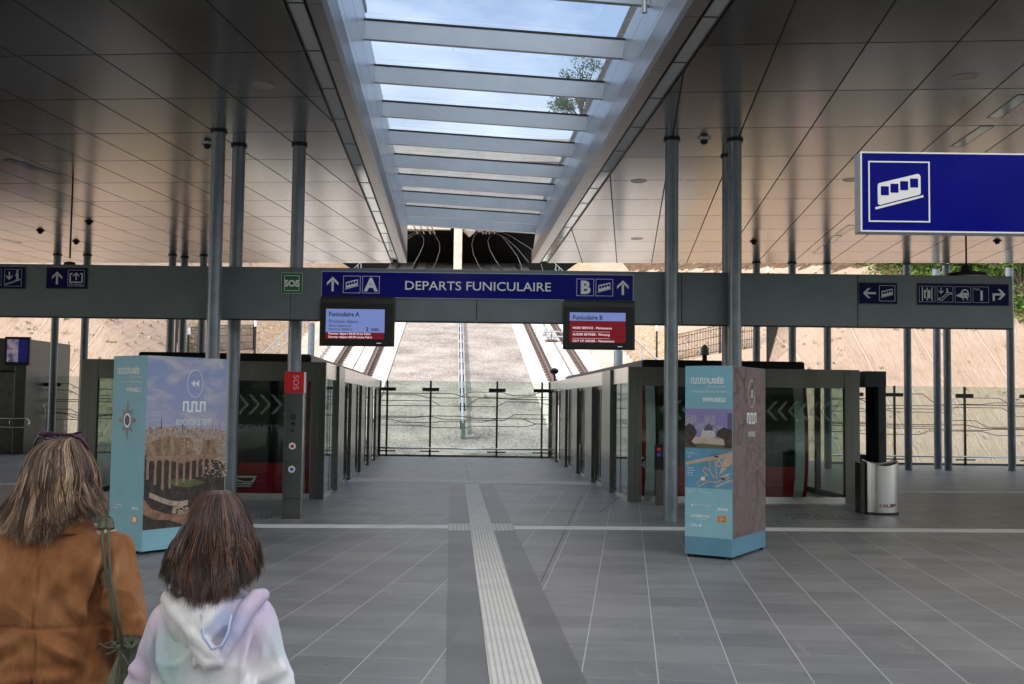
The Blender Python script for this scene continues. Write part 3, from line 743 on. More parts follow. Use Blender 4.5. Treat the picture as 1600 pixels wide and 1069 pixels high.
# left signs
t, M, hw, hh = sign('direction_sign', 'navy sign with an up arrow and exit pictogram at the left of the beam', 'sign', (72, 418, 136.5, 451.5), BY-.02, .05, navy_s, steel_dark, 'navy pictogram signs on the beam')
w = MB(M); arrow(w, T2(I4, -hw*.47, 0, 22*S)); q = 26*S; cx = hw*.46
w.frame(cx-q/2, cx+q/2, -q/2, q/2, .004)
w.pline([(cx-q*.22,q*.28),(cx-q*.36,q*.28),(cx-q*.36,-q*.24),(cx+q*.36,-q*.24),(cx+q*.36,q*.28),(cx+q*.22,q*.28)], .018)
arrow(w, T2(I4, cx, q*.12, q*.52)); w.text('Pôle d\'échange', 2.6*S, align='CENTER', x=cx, y=-q*.42, z=.002)
w.build('pictograms', dim_white, t)
t, M, hw, hh = sign('direction_sign', 'navy stairs pictogram sign on the beam, cut by the left edge of the view', 'sign', (-60, 416.5, 39.5, 451), BY-.02, .05, navy_s, steel_dark, 'navy pictogram signs on the beam')
w = MB(M)
def stairs_icon(w, cx, q):
    w.frame(cx-q/2, cx+q/2, -q/2, q/2, .004)
    arrow(w, T2(I4, cx-q*.22, q*.12, q*.52), 180)
    pts = []; x, y = -.42, -.42
    for i in range(7): pts += [(cx+x*q, y*q), (cx+x*q, (y+.045)*q)]; x += .125; y += .045; pts.append((cx+x*q, y*q))
    w.pline(pts, .012)
    w.disc(cx+q*.24, q*.40, q*.055); w.line((cx+q*.24, q*.32), (cx+q*.26, q*.05), q*.13); w.line((cx+q*.24,q*.08),(cx+q*.18,-q*.17), q*.06); w.line((cx+q*.27,q*.08),(cx+q*.34,-q*.14), q*.06); w.line((cx+q*.22,q*.28),(cx+q*.12,q*.10), q*.04)
stairs_icon(w, hw-19*S, 27*S)
cx = hw-50*S; w.frame(cx-q/2, cx+q/2, -q/2, q/2, .004); w.ring(cx+q*.2, 0, q*.12, q*.1, .01); w.rect(cx-q*.2, cx+q*.1, -q*.03, q*.03)
w.build('pictograms', dim_white, t)
# right signs
t, M, hw, hh = sign('direction_sign', 'small navy sign with a left arrow and a funicular pictogram on the beam', 'sign', (1342, 441.5, 1402.5, 475), BY-.02, .05, navy_s, steel_dark, 'navy pictogram signs on the beam')
w, b = MB(M), MB(M); arrow(w, T2(I4, -hw*.45, 0, 22*S), 90); fun_icon(w, b, T2(I4, hw*.46, 0, 25*S)); w.build('pictograms', dim_white, t); b.build('pictogram_windows', navy_s, t)
t, M, hw, hh = sign('direction_sign', 'longest navy sign with lift, escalator, train and 1 pictograms, at the right beam end', 'sign', (1433, 443, 1577, 477.5), BY-.02, .05, navy_s, steel_dark, 'navy pictogram signs on the beam')
w, b = MB(M), MB(M); q = 25*S; X = lambda px: (px-1505)*S
for px in (1448.5, 1476.5, 1504.5, 1532.5): w.frame(X(px)-q/2, X(px)+q/2, -q/2, q/2, .004)
cx = X(1448.5)
w.rect(cx-.33*q, cx-.27*q, -.42*q, .42*q); w.rect(cx+.27*q, cx+.33*q, -.42*q, .42*q); w.rect(cx-.2*q, cx+.2*q, -.26*q, .26*q)
w.poly([(cx-.07*q,.31*q),(cx+.07*q,.31*q),(cx,.42*q)]); w.poly([(cx-.07*q,-.31*q),(cx+.07*q,-.31*q),(cx,-.42*q)])
b.disc(cx-.05*q, .17*q, .045*q, z0=.001, z1=.005); b.rect(cx-.10*q, cx+.0*q, -.2*q, .11*q, .001, .005); b.rect(cx+.0*q, cx+.12*q, .05*q, .08*q, .001, .005)
cx = X(1476.5)
arrow(w, T2(I4, cx-.25*q, .22*q, .42*q), 180); w.pline([(cx-.40*q,-.36*q),(cx-.16*q,-.36*q),(cx+.2*q,-.02*q),(cx+.4*q,.02*q),(cx+.4*q,.10*q),(cx+.14*q,.10*q),(cx-.20*q,-.22*q),(cx-.40*q,-.26*q),(cx-.40*q,-.36*q)], .010)
w.disc(cx+.14*q, .32*q, .05*q); w.rect(cx+.09*q, cx+.19*q, .10*q, .26*q)
cx = X(1504.5)
w.poly([(cx-.12*q,.15*q),(cx-.05*q,.28*q),(cx+.1*q,.34*q),(cx+.27*q,.30*q),(cx+.36*q,.16*q),(cx+.38*q,-.12*q),(cx+.30*q,-.22*q),(cx-.06*q,-.22*q),(cx-.42*q,-.10*q),(cx-.42*q,-.06*q),(cx-.16*q,.08*q)])
w.line((cx-.02*q,-.24*q),(cx+.03*q,-.36*q),.012); w.line((cx+.24*q,-.24*q),(cx+.32*q,-.36*q),.012)
b.poly([(cx+.0*q,.10*q),(cx+.03*q,.24*q),(cx+.25*q,.24*q),(cx+.29*q,.10*q)], .001, .005); b.disc(cx+.04*q,-.09*q,.045*q,z0=.001,z1=.005); b.disc(cx+.28*q,-.09*q,.045*q,z0=.001,z1=.005)
cx = X(1532.5)
w.text('1', 15*S, align='CENTER', x=cx+.05*q, y=-8.5*S, bold=.008); w.text('Voie', 3.6*S, x=cx-.42*q, y=.28*q)
cx = X(1560); w.rect(cx-.36*q, cx-.22*q, -.38*q, .10*q); w.rect(cx-.22*q, cx+.25*q, -.04*q, .10*q, 0, .0031)
w.poly([(cx+.45*q,.03*q),(cx+.12*q,.36*q),(cx-.04*q,.36*q),(cx+.26*q,.03*q),(cx-.04*q,-.30*q),(cx+.12*q,-.30*q)], 0, .0032)
w.build('pictograms', dim_white, t); b.build('pictogram_cutouts', navy_s, t)

# large hanging sign
HY = 7.8
cA = atY(1344, 237, HY); cB = atY(1344, 362, HY)
M = Matrix.Translation(Vector((cA.x, HY, (cA.z+cB.z)/2))) @ Matrix.Rotation(R(90), 4, 'X') ; hh = (cA.z-cB.z)/2; Wd = 2.3
t = thing('hanging_sign', 'large glossy blue sign with a white funicular pictogram hanging at the upper right', 'sign', tuple(M.translation))
mb = MB(M); mb.box(0, Wd, -hh, hh, -.14, -.006, bev=.004); mb.build('sign_box', frame_l, t)
mb = MB(M); mb.frame(.0, Wd, -hh, hh, .011, -.006, .004); mb.build('border', white_p, t)
mb = MB(M); mb.rect(.011, Wd-.011, -hh+.011, hh-.011, -.006, 0); mb.build('sign_face', blue_s, t)
w, b = MB(M), MB(M); S2 = HY/FPX
fun_icon(w, b, T2(I4, (1405-1344)*S2, (300-299.5)*S2-.0, 97*S2)); w.build('pictogram', white_p, t); b.build('pictogram_windows', blue_s, t)
mb = MB(M)
for x in (2.1,): mb.tube([(x, hh, -.07), (x, CZ-M.translation.z, -.07)], .012, 8)
mb.build('hanger', black, t)

# ================================================================ SCREENS
def screen(label, box, Y, kind):
    M, hw, hh = face_frame(*box, Y)
    t = thing('departure_screen', label, 'display screen', tuple(M.translation), 'departure screens hanging under the blue sign')
    mb = MB(M); mb.box(-hw-.012, hw+.012, -hh, hh+.02, -.09, -.03, bev=.006); mb.build('housing', steel_dark, t)
    mb = MB(M)
    mb.box(-hw+.01, hw-.02, -hh+.02, hh-.05, -.03, .0, bev=.004); mb.build('bezel', black, t)
    s = Y/FPX
    x0, x1, y0, y1 = -hw+9*s, hw-14*s, -hh+11*s, hh-14*s
    mb = MB(M); mb.box(-hw+.0, hw-.0, hh-.045, hh+.06, -.07, -.032); mb.build('bracket', black, t)
    lcd_b = emis('lcd_blue_'+kind, (.20,.27,.62), .36); lcd_r = emis('lcd_red_'+kind, (.30,.004,.02), .22)
    dk = pbr('screen_letters_dark', (.012,.014,.04), .4); wt = emis('screen_letters_light', (.75,.65,.7), .6)
    d, wh = MB(M), MB(M); H = y1-y0; Wd_ = x1-x0
    if kind == 'A':
        mb = MB(M); mb.rect(x0, x1, y0+H*.22, y1, 0, .002); mb.build('display', lcd_b, t)
        mb = MB(M); mb.rect(x0, x1, y0, y0+H*.22-.0005, 0, .002); mb.build('display_band', lcd_r, t)
        d.text('Funiculaire A', 7.0*s, x=x0+4.5*s, y=y1-11.5*s, z=.003, bold=.002, ext=.0008, sx=.93)
        d.text('Prochain départ', 5.6*s, x=x0+4.5*s, y=y1-22*s, z=.003, ext=.0008, sx=.93)
        d.text('Next departure', 4.0*s, x=x0+4.5*s, y=y1-28*s, z=.003, ext=.0008)
        d.text('Nächste Abfahrt', 4.0*s, x=x0+4.5*s, y=y1-33.5*s, z=.003, ext=.0008)
        d.text('2  min', 5.8*s, x=x0+63*s, y=y1-34*s, z=.003, bold=.002, ext=.0008)
        wh.text('Premier départ 04:45 Erste Fahrt', 3.5*s, x=x0+4.5*s, y=y0+6.6*s, z=.003, ext=.0008, sx=1.02)
        wh.text('Dernier départ 00:30 Letzte Fahrt', 3.5*s, x=x0+4.5*s, y=y0+1.4*s, z=.003, ext=.0008, sx=1.02)
    else:
        mb = MB(M); mb.rect(x0, x1, y0+H*.72, y1, 0, .002); mb.build('display_band', lcd_b, t)
        mb = MB(M); mb.rect(x0, x1, y0, y0+H*.72-.0005, 0, .002); mb.build('display', lcd_r, t)
        d.text('Funiculaire B', 7.0*s, x=x0+4.5*s, y=y1-11*s, z=.003, bold=.002, ext=.0008, sx=.93)
        for k, tx in enumerate(('HORS SERVICE - Maintenance', 'AUSSER BETRIEB - Wartung', 'OUT OF ORDER - Maintenance')):
            wh.text(tx, 3.7*s, x=x0+4.5*s, y=y1-(26+k*10.2)*s, z=.003, ext=.0008, sx=.97)
            if k < 2: wh.rect(x0+4.5*s, x0+Wd_*.72, y1-(30.3+k*10.2)*s-.003, y1-(30.3+k*10.2)*s, .002, .003)
    wh.rect(hw-26*s, hw-19*s, -hh+4.6*s, -hh+5.2*s, 0, .001)
    d.build('dark_lettering', dk, t); wh.build('light_lettering', wt, t)
screen('hanging black screen showing Funiculaire A and 2 min on pale blue', (500, 469, 615, 541), BY-.14, 'A')
screen('hanging black screen showing Funiculaire B out of order on red', (881, 474.5, 991.5, 546.5), BY-.14, 'B')

# ================================================================ SCREEN-DOOR ENCLOSURES
pL = FI @ atZ(505, 780.5, 0); pR = FI @ atZ(981, 784, 0)
gravelite = None
H = 2.43
matt_etch = (lambda: None)
def etch_mat():
    t = NT('etched_film'); t.n.remove(t.p)
    tr = t.n.new('ShaderNodeBsdfTransparent'); df = t.n.new('ShaderNodeBsdfDiffuse'); df.inputs[0].default_value = (.42,.45,.45,1)
    m = t.n.new('ShaderNodeMixShader'); m.inputs[0].default_value = .26
    t.l.new(tr.outputs[0], m.inputs[1]); t.l.new(df.outputs[0], m.inputs[2]); t.l.new(m.outputs[0], t.out.inputs[0]); return t.m
etch = etch_mat()
def enclosure(s, u, v, label, wfront, group):
    """s = -1 left, +1 right; u,v = near inner corner in frame F; sides in mirrored local x = s*(du)"""
    o = FV(u+s*2, v+1, 0); t = thing('platform_enclosure', label, 'glass enclosure', (o.x, o.y, 0), group)
    def bx(mb, a, b, y0, y1, z0, z1, **k):
        x0, x1 = sorted((u+s*a, u+s*b)); return mb.box(x0, x1, v+y0, v+y1, z0, z1, **k)
    VN = 34.1-v
    # front
    mb = MB(F); bx(mb, 0, .13, 0, .12, 0, H, bev=.004); bx(mb, .135, .25, .01, .11, 0, H, bev=.004); mb.build('corner_post', steel, t)
    mb = MB(F); bx(mb, wfront-.28, wfront-.14, 0, .12, 0, H, bev=.004); bx(mb, wfront-.135, wfront, .01, .12, 0, H, bev=.004); mb.build('end_post', steel, t)
    mb = MB(F); bx(mb, .25, wfront-.28, .01, .10, H-.28, H); bx(mb, .25, wfront-.28, .02, .09, H-.34, H-.282); mb.build('header', steel, t)
    mb = MB(F); bx(mb, .25, wfront-.28, .01, .09, 0, .10); mb.build('sill', steel_bright, t)
    mb = MB(F); bx(mb, .26, wfront-.285, .045, .057, .10, H-.34); g = mb.build('front_glass', gl_screen, t)
    # etched arrows and word on the front glass
    fx = [u+s*a for a in (.26, wfront-.285)]; lo, hi = min(fx), max(fx)
    MF = F @ Matrix.Translation((0, v+.042, 0)) @ Matrix.Rotation(R(90), 4, 'X')
    e = MB(MF); pitch, z1 = .192, atY(800, 637, 18.8).z
    d = s
    if s < 0:
        start, n = -.02, 7; xs_ = [atY(476-17.3*i*1.0, 640, 18.8).x*1.0+.0588*18.8+.0 for i in range(9)]
        tx = atY(373, 668, 18.8).x+.0588*18.8
    else:
        xs_ = [atY(1208+17.3*i, 640, 18.9).x+.0588*18.9 for i in range(7)] + [atY(1036+17.3*i, 640, 18.9).x+.0588*18.9 for i in range(4)]
        tx = atY(1223, 677, 18.9).x+.0588*18.9
    for x in xs_:
        tip = x; bk = x+s*.15*1.0 if s > 0 else x-.15
        bk = x + (.15 if s > 0 else -.15); k = .06 if s > 0 else -.06
        hgt = .175
        e = MB(MF); e.poly([(tip, z1), (bk, z1+hgt), (bk+k, z1+hgt), (tip+k, z1)], 0, .0015); e.poly([(tip, z1), (tip+k, z1), (bk+k, z1-hgt), (bk, z1-hgt)], 0, .0015); e.build('etched_arrow', etch, g)
    e = MB(MF); e.text('DEPARTS', .125, x=tx, y=atY(400, 674 if s < 0 else 683, 18.8).z, z=.002, ext=.0008, sx=1.02)
    e.build('etched_word', etch, g)
    # inner side with doors
    mb = MB(F); bx(mb, .0, .10, .121, VN, H-.29, H); mb.build('side_header', steel_bright, t)
    mb = MB(F); bx(mb, .02, .10, .12, VN, 0, .07); mb.build('side_sill', steel_bright, t)
    segs = [('g', .13, 1.9), ('p', 1.9, 3.15), ('d', 3.15, 4.6), ('p', 4.6, 5.9), ('d', 5.9, 7.35), ('p', 7.35, 8.6), ('d', 8.6, 10.0), ('p', 10.0, 11.2), ('d', 11.2, 12.6), ('p', 12.6, 13.7), ('g', 13.7, VN-.15)]
    npil = 0
    for k, a, b in segs:
        if k == 'g':
            mb = MB(F); bx(mb, .022, .034, a, b, .07, H-.29); mb.build('side_glass', gl_screen, t)
            mb = MB(F); bx(mb, .015, .06, (a+b)/2-.01, (a+b)/2+.01, .07, H-.29); mb.build('mullion', steel, t)
        elif k == 'p':
            top = H+.0 if npil == 0 else H-.30; npil += 1
            mb = MB(F); bx(mb, -.045, .03, a, a+.62, 0, top, bev=.004); bx(mb, -.03, .03, a+.625, b, 0, top-.002, bev=.004); mb.build('door_pocket', steel, t)
        else:
            m_ = (a+b)/2
            for a2, b2 in ((a+.005, m_-.004), (m_+.004, b-.005)):
                mb = MB(F); bx(mb, .045, .075, a2, a2+.05, .08, H-.30); bx(mb, .045, .075, b2-.05, b2, .08, H-.30); bx(mb, .045, .075, a2+.05, b2-.05, H-.36, H-.30); bx(mb, .045, .075, a2+.05, b2-.05, .08, .18)
                dl = mb.build('door_leaf', steel, t)
                mb = MB(F); bx(mb, .055, .065, a2+.05, b2-.05, .18, H-.36); mb.build('door_glass', gl_screen, dl)
    mb = MB(F); bx(mb, -.03, .10, VN-.15, VN, 0, H-.02, bev=.004); mb.build('end_post', steel_dark, t)
    # outer side: glass with mullions
    mb = MB(F); bx(mb, wfront-.08, wfront-.02, .13, VN, H-.3, H-.01); bx(mb, wfront-.08, wfront-.02, .13, VN, 0, .1); mb.build('outer_rail', steel_dark, t)
    y = .13
    while y < VN-2:
        mb = MB(F); bx(mb, wfront-.055, wfront-.045, y+.1, y+1.9, .1, H-.3); mb.build('outer_glass', gl_screen, t)
        mb = MB(F); bx(mb, wfront-.09, wfront-.01, y+1.9, y+2.05, .1, H-.3); mb.build('mullion', steel_dark, t); y += 2.05
    return t
wl_ = (FI @ atY(123, 640, 18.5)).x; wr_ = (FI @ atY(1350, 640, 19.2)).x
eA = enclosure(-1, pL.x, pL.y, 'left steel and glass boarding enclosure with arrows pointing right, behind the left poster box', pL.x-wl_, 'glazed boarding enclosures')
eB = enclosure(1, pR.x, pR.y, 'right steel and glass boarding enclosure with arrows pointing left, behind the right poster box', wr_-pR.x, 'glazed boarding enclosures')
# dark door frame beyond the right enclosure
pf = FI @ atY(1352, 640, 19.6)
o = FV(pf.x, pf.y, 0); t = thing('service_door_frame', 'black open door frame against the right end of the right enclosure', 'door frame', (o.x, o.y, 0))
mb = MB(F); x1 = (FI @ atY(1386, 640, 19.6)).x
mb.box(pf.x+.0, x1, pf.y, pf.y+.9, 2.13, 2.42, bev=.004); mb.build('lintel', pbr('slate_metal',(.035,.042,.052),.5,.3), t)
mb = MB(F); mb.box(x1-.14, x1, pf.y+.02, pf.y+.5, 0, 2.128); mb.box(pf.x+.02, x1-.14, pf.y+.5, pf.y+.9, 0, .85); mb.build('jamb', pbr('slate_jamb',(.03,.036,.046),.5,.3), t)
mb = MB(F); mb.box(x1-.20, x1-.141, pf.y+.3, pf.y+.49, 0, 2.128); mb.build('inner_jamb', blackmatte, t)
mb = MB(F); mb.box(x1-.10, x1-.05, pf.y+.008, pf.y+.019, 1.15, 1.3); mb.build('lock_plate', black, t)

# ================================================================ FUNICULAR CARS
car_red = pbr('dark_red_paint', (.42,.008,.025), .22, .1, .08, 3, coat=.6)
car_grey = pbr('pale_grey_trim', (.80,.86,.88), .35, .3, .05)
def car(s, u0, v0, label):
    """u0 = inner edge, extends away from the centre by 3.3 m"""
    o = FV(u0+s*1.6, v0+1, 0); t = thing('funicular_car', label, 'funicular car', (o.x, o.y, -.3), 'funicular cars at the platform')
    Wc, L, Hc = 3.25, 13.6, 2.62
    def bx(mb, a, b, y0, y1, z0, z1, **k):
        x0, x1 = sorted((u0+s*a, u0+s*b)); return mb.box(x0, x1, v0+y0, v0+y1, z0, z1, **k)
    mb = MB(F); bx(mb, .05, Wc-.05, .05, L, -.28, .0); mb.build('chassis', black, t)
    mb = MB(F); bx(mb, .02, Wc-.02, .1, L, Hc-.22, Hc, bev=.05); mb.build('roof', black, t)
    # curved front: a vertical profile bulging toward the viewer in its middle
    prof = [(-.25,.30),(0,.12),(.35,.02),(.8,-.02),(1.4,.0),(1.9,.06),(2.3,.16),(2.5,.28)]
    def yf(z):
        for (z0, y0), (z1, y1) in zip(prof, prof[1:]):
            if z <= z1: return y0+(y1-y0)*(z-z0)/(z1-z0)
        return prof[-1][1]
    def sheet(mb, a, b, z0, z1, off=0, n=8, th=.02):
        for i in range(n):
            za, zb = z0+(z1-z0)*i/n, z0+(z1-z0)*(i+1)/n
            x0, x1 = sorted((u0+s*a, u0+s*b)); ya, yb = v0+yf(za)+off, v0+yf(zb)+off
            mb.add([(x0,ya,za),(x1,ya,za),(x1,ya+th,za),(x0,ya+th,za),(x0,yb,zb),(x1,yb,zb),(x1,yb+th,zb),(x0,yb+th,zb)], [(0,3,2,1),(4,5,6,7),(0,1,5,4),(1,2,6,5),(2,3,7,6),(3,0,4,7)])
    mb = MB(F); sheet(mb, .265, Wc-.265, -.2, .58); mb.build('front_panel', car_red, t)
    mb = MB(F); sheet(mb, .265, Wc-.265, .585, 2.42); mb.build('windscreen', gl_dark, t)
    for a, b in ((.08,.26),(Wc-.26,Wc-.08)):
        mb = MB(F); sheet(mb, a, b, -.22, 2.42, -.012, th=.05); mb.build('corner_trim', car_grey, t)
    for a, b in ((.0,.078),(Wc-.078,Wc)):
        mb = MB(F); sheet(mb, a, b, -.25, 2.45, .01, th=.2); mb.build('corner_post', car_red, t)
    for a, b, nm in ((.0,.05,'inner'),(Wc-.05,Wc,'outer')):
        mb = MB(F); bx(mb, a, b, .5, L, -.2, .62); bx(mb, a, b, .5, L, 2.2, 2.42); mb.build('side_panel', car_red, t)
        mb = MB(F)
        for k in range(9): bx(mb, a+.003, b-.003, .5+k*1.6, .62+k*1.6, .62, 2.2)
        mb.build('window_pillar', black, t)
        mb = MB(F); bx(mb, a+.02, b-.02, .62, L-.02, .62, 2.2); mb.build('side_window', gl_dark, t)
    mb = MB(F)
    for y in (3.3, 6.6, 9.9): bx(mb, .2, 1.1, y, y+.05, 0, 2.3); bx(mb, Wc-1.1, Wc-.2, y, y+.05, 0, 2.3)
    mb.build('partition', black, t)
    mb = MB(F)
    for y in (1.2, 2.4, 4.4, 5.6, 7.8, 9.0):
        for a in (.25, 2.2):
            bx(mb, a, a+.8, y, y+.45, .42, .5); bx(mb, a, a+.8, y+.42, y+.5, .5, 1.0)
            bx(mb, a+.3, a+.5, y+.1, y+.4, 0, .42)
    mb.build('seat', cloth_dark, t)
    mb = MB(F)
    for y in (1.0, 3.0, 5., 7.):
        for a in (.9, 2.3): mb.tube([(u0+s*a, v0+y, 0), (u0+s*a, v0+y, 2.35)], .018, 8)
    mb.build('grab_pole', steel_bright, t)
    return t, yf
uA = (FI @ atY(488, 680, 20.2)).x; uB = (FI @ atY(1268, 680, 20.3)).x-3.25
cA_, yf = car(-1, uA, 20.0, 'dark red funicular car with a sloping emblem behind the left enclosure glass')
cB_, yf = car(1, uB, 20.1, 'dark red funicular car with the number 4 behind the right enclosure glass')
# emblem on the left car front
MF = F @ Matrix.Translation((0, 20.0-.012, 0)) @ Matrix.Rotation(R(90), 4, 'X')
e = MB(MF); p = FI @ atY(386, 748, 20.0); k = .0121; zc = p.z
P = lambda x, y: (p.x+(x-386)*k, zc-(y-748)*k)
for pts in ([P(358,742),P(403,742),P(399,745),P(372,745),P(379,749),P(384,749),P(380,751.2),P(376,751.2),P(366,745),P(358,745)], [P(405,742),P(400,752),P(384,752),P(380,750.5),P(397,750.5),P(401,742)],
            [P(358,747),P(364,747),P(374,753.3),P(399,753.3),P(398,755),P(372,755),P(363,749),P(358,749)], [P(358,751),P(362,751),P(371,757),P(397,757),P(396,758.6),P(369,758.6),P(361,753),P(358,753)]):
    e.poly(pts, 0, .004)
em = e.build('emblem', car_grey, cA_)
MF = F @ Matrix.Translation((0, 20.1-.022, 0)) @ Matrix.Rotation(R(90), 4, 'X')
p = FI @ atY(1008, 733, 20.08); e = MB(MF); e.text('4', .155, x=p.x, y=p.z, align='CENTER', ext=.001, z=.002); p2 = FI @ atY(1006, 716, 20.08); e.rect(p2.x-.03, p2.x+.03, p2.z-.02, p2.z+.01); e.build('number', white_p, cB_)

# ================================================================ GLASS FENCES
wire_r = pbr('dark_red_wire', (.12,.012,.015), .5, .3); wire_g = pbr('grey_wire', (.16,.15,.145), .5, .5)
def glass_fence(label, a, b, posts, Ht=2.42, rail=True):
    """a, b ground points; posts: fractions"""
    a = Vector(a); b = Vector(b); d = (b-a); L = d.length; d.normalize(); ang = math.atan2(d.y, d.x)
    M = Matrix.Translation((a.x, a.y, 0)) @ Matrix.Rotation(ang, 4, 'Z')
    t = thing('glass_fence', label, 'glass fence', (a.x+d.x*L/2, a.y+d.y*L/2, 0), 'glass fences behind the concourse')
    mb = MB(M); mb.box(0, L, -.03, .03, 0, .06); mb.build('base_rail', steel, t)
    ps = [x for x in posts]
    edges = [0]+[ (p+q)/2*0+p for p, q in zip(ps, ps)]+[L]
    prev = 0
    for e_ in ps+[L]:
        if e_-prev > .1:
            mb = MB(M); mb.box(prev+.01, e_-.01, -.008, .008, .07, Ht); mb.build('glass_pane', gl_clear, t)
        prev = e_
    for x in ps:
        mb = MB(M); mb.box(x-.03, x+.03, -.09, -.03, 0, Ht); mb.build('post', steel_dark, t)
        mb = MB(M); mb.box(x-.27, x+.27, -.085, -.032, Ht-.33, Ht-.22) ; mb.build('cross_bar', black, t)
    if rail:
        mb = MB(M); mb.tube([(0, -.16, .27), (L, -.16, .27)], .028, 8); mb.build('low_rail', steel_bright, t, smooth=True)
        mb = MB(M)
        for x in ps: mb.box(x-.3, x+.3, -.1, -.06, .15, .19)
        mb.build('foot_plate', steel_dark, t)
    # kinked contour wires
    rnd = random.Random(label)
    for zs, m_ in (((1.98, 1.78, 1.62), wire_g), ((2.02,), wire_r), ((1.28, 1.18), wire_g), ((1.24,), wire_r), ((.99,), wire_g)):
        mb = MB(M)
        for z0 in zs:
            pts = []; x = 0; z = z0
            while x < L:
                pts.append((x, -.015, z)); x += rnd.uniform(.5, 1.8); pts.append((min(x, L), -.015, z)); x += rnd.uniform(.3, .5)
                z = z0+rnd.choice((-.16, -.10, 0, .10, .16))*(.6 if z0 < 1.5 else 1)
            pts = [p_ for p_ in pts if p_[0] <= L]
            if len(pts) > 1: mb.tube(pts, .012, 4)
        if mb.v: mb.build('contour_wire', m_, t)
    return t
g0, g1 = atZ(586, 712.3, 0), atZ(866, 716.2, 0)
Lg = (g1-g0).length
fx_ = lambda px, a=g0, b=g1, x0=586, x1=866: (px-x0)/(x1-x0)*(b-a).length
glass_fence('glass fence with four crossed posts closing the end of the concourse between the enclosures', g0, g1, [fx_(604), fx_(672), fx_(776), fx_(846)])
h0, h1 = atZ(1290, 724.5, 0), atZ(1640, 728.8, 0)
L2 = (h1-h0).length; f2 = lambda px: (px-1290)/350*L2
glass_fence('glass fence with crossed posts behind the far columns at right', h0, h1, [f2(1340)-.1, f2(1397), f2(1507), f2(1607)])
k0 = Vector((-24, 33.9, 0)); k1 = FV(pL.x-4.4, 34.0, 0)
glass_fence('glass fence between the left booth and the left enclosure', k0, k1, [1.2, 4.2, 6.4, 9.4])
k0 = FV(pR.x+.3, 33.9, 0); glass_fence('glass fence seen through the right enclosure', k0, FV(pR.x+7.5, 32.9, 0), [1.1, 3.0, 5.1])
k0 = FV(pL.x-4.2, 34.0, 0); glass_fence('glass fence seen through the left enclosure', k0, FV(pL.x-.2, 34.0, 0), [1.0, 2.9])

# ================================================================ POSTER BOXES
turq = pbr('turquoise_print', (.18,.41,.50), .5, 0, .05, 3)
turq_d = pbr('deep_turquoise_print', (.11,.27,.38), .5, 0, .05, 3)
turq_l = pbr('pale_turquoise_print', (.24,.48,.56), .5, 0, .05, 3)
print_w = pbr('white_print', (.72,.76,.78), .5, 0, .03)
def painted_sky():
    t = NT('printed_sky'); g = t.tc.outputs['Generated']; sx = t.n.new('ShaderNodeSeparateXYZ'); t.l.new(g, sx.inputs[0])
    n = t.noise(2.4, 8, .62, sc3=(1, 1, 2.4), dist=.6)
    base = t.ramp(sx.outputs[2], [(.0, (.42,.36,.36)), (.35, (.40,.36,.44)), (.8, (.26,.31,.52)), (1., (.24,.30,.50))])
    c = t.mix(t.ramp(n, [(.45,(0,0,0)),(.68,(.85,.85,.85))]), base, (.56,.50,.50)); t.set(Base_Color=c, Roughness=.55); return t.m
def patchy(name, stops, scale=8, sc3=None, detail=6):
    t = NT(name); n = t.noise(scale, detail, .7, sc3=sc3); t.set(Base_Color=t.ramp(n, stops), Roughness=.55); return t.m
p_town = patchy('printed_town', [(.3,(.10,.075,.075)),(.45,(.30,.22,.18)),(.58,(.42,.33,.27)),(.72,(.55,.46,.39))], 28)
p_cliff = patchy('printed_cliff', [(.3,(.09,.055,.04)),(.5,(.27,.17,.10)),(.7,(.42,.29,.19))], 12, (1,1,.6))
p_wood = patchy('printed_woods', [(.3,(.010,.012,.010)),(.55,(.05,.035,.03)),(.75,(.16,.10,.065))], 13)
p_arch = patchy('printed_arches', [(.3,(.20,.11,.07)),(.7,(.42,.27,.19))], 22)
p_road = patchy('printed_earth', [(.3,(.10,.045,.025)),(.5,(.27,.14,.085)),(.7,(.38,.24,.16))], 9, (1,1,2))
p_stone = patchy('printed_stone', [(.3,(.30,.20,.14)),(.7,(.58,.46,.36))], 18)
p_grass = patchy('printed_grass', [(.3,(.06,.07,.03)),(.7,(.15,.15,.06))], 10)
def meander(w, x, y, h, wd, n, th):
    """square-wave logo: n humps, total width wd, height h, from x,y (bottom left)"""
    p = wd/(2*n-1+.0); pts = [(x, y), (x, y+h)]
    for i in range(n):
        xa = x+p*(2*i+1); pts.append((xa, y+h)); pts.append((xa, y))
        if i < n-1: pts.append((xa+p, y)); pts.append((xa+p, y+h))
    w.pline(pts, th, 0, .003)
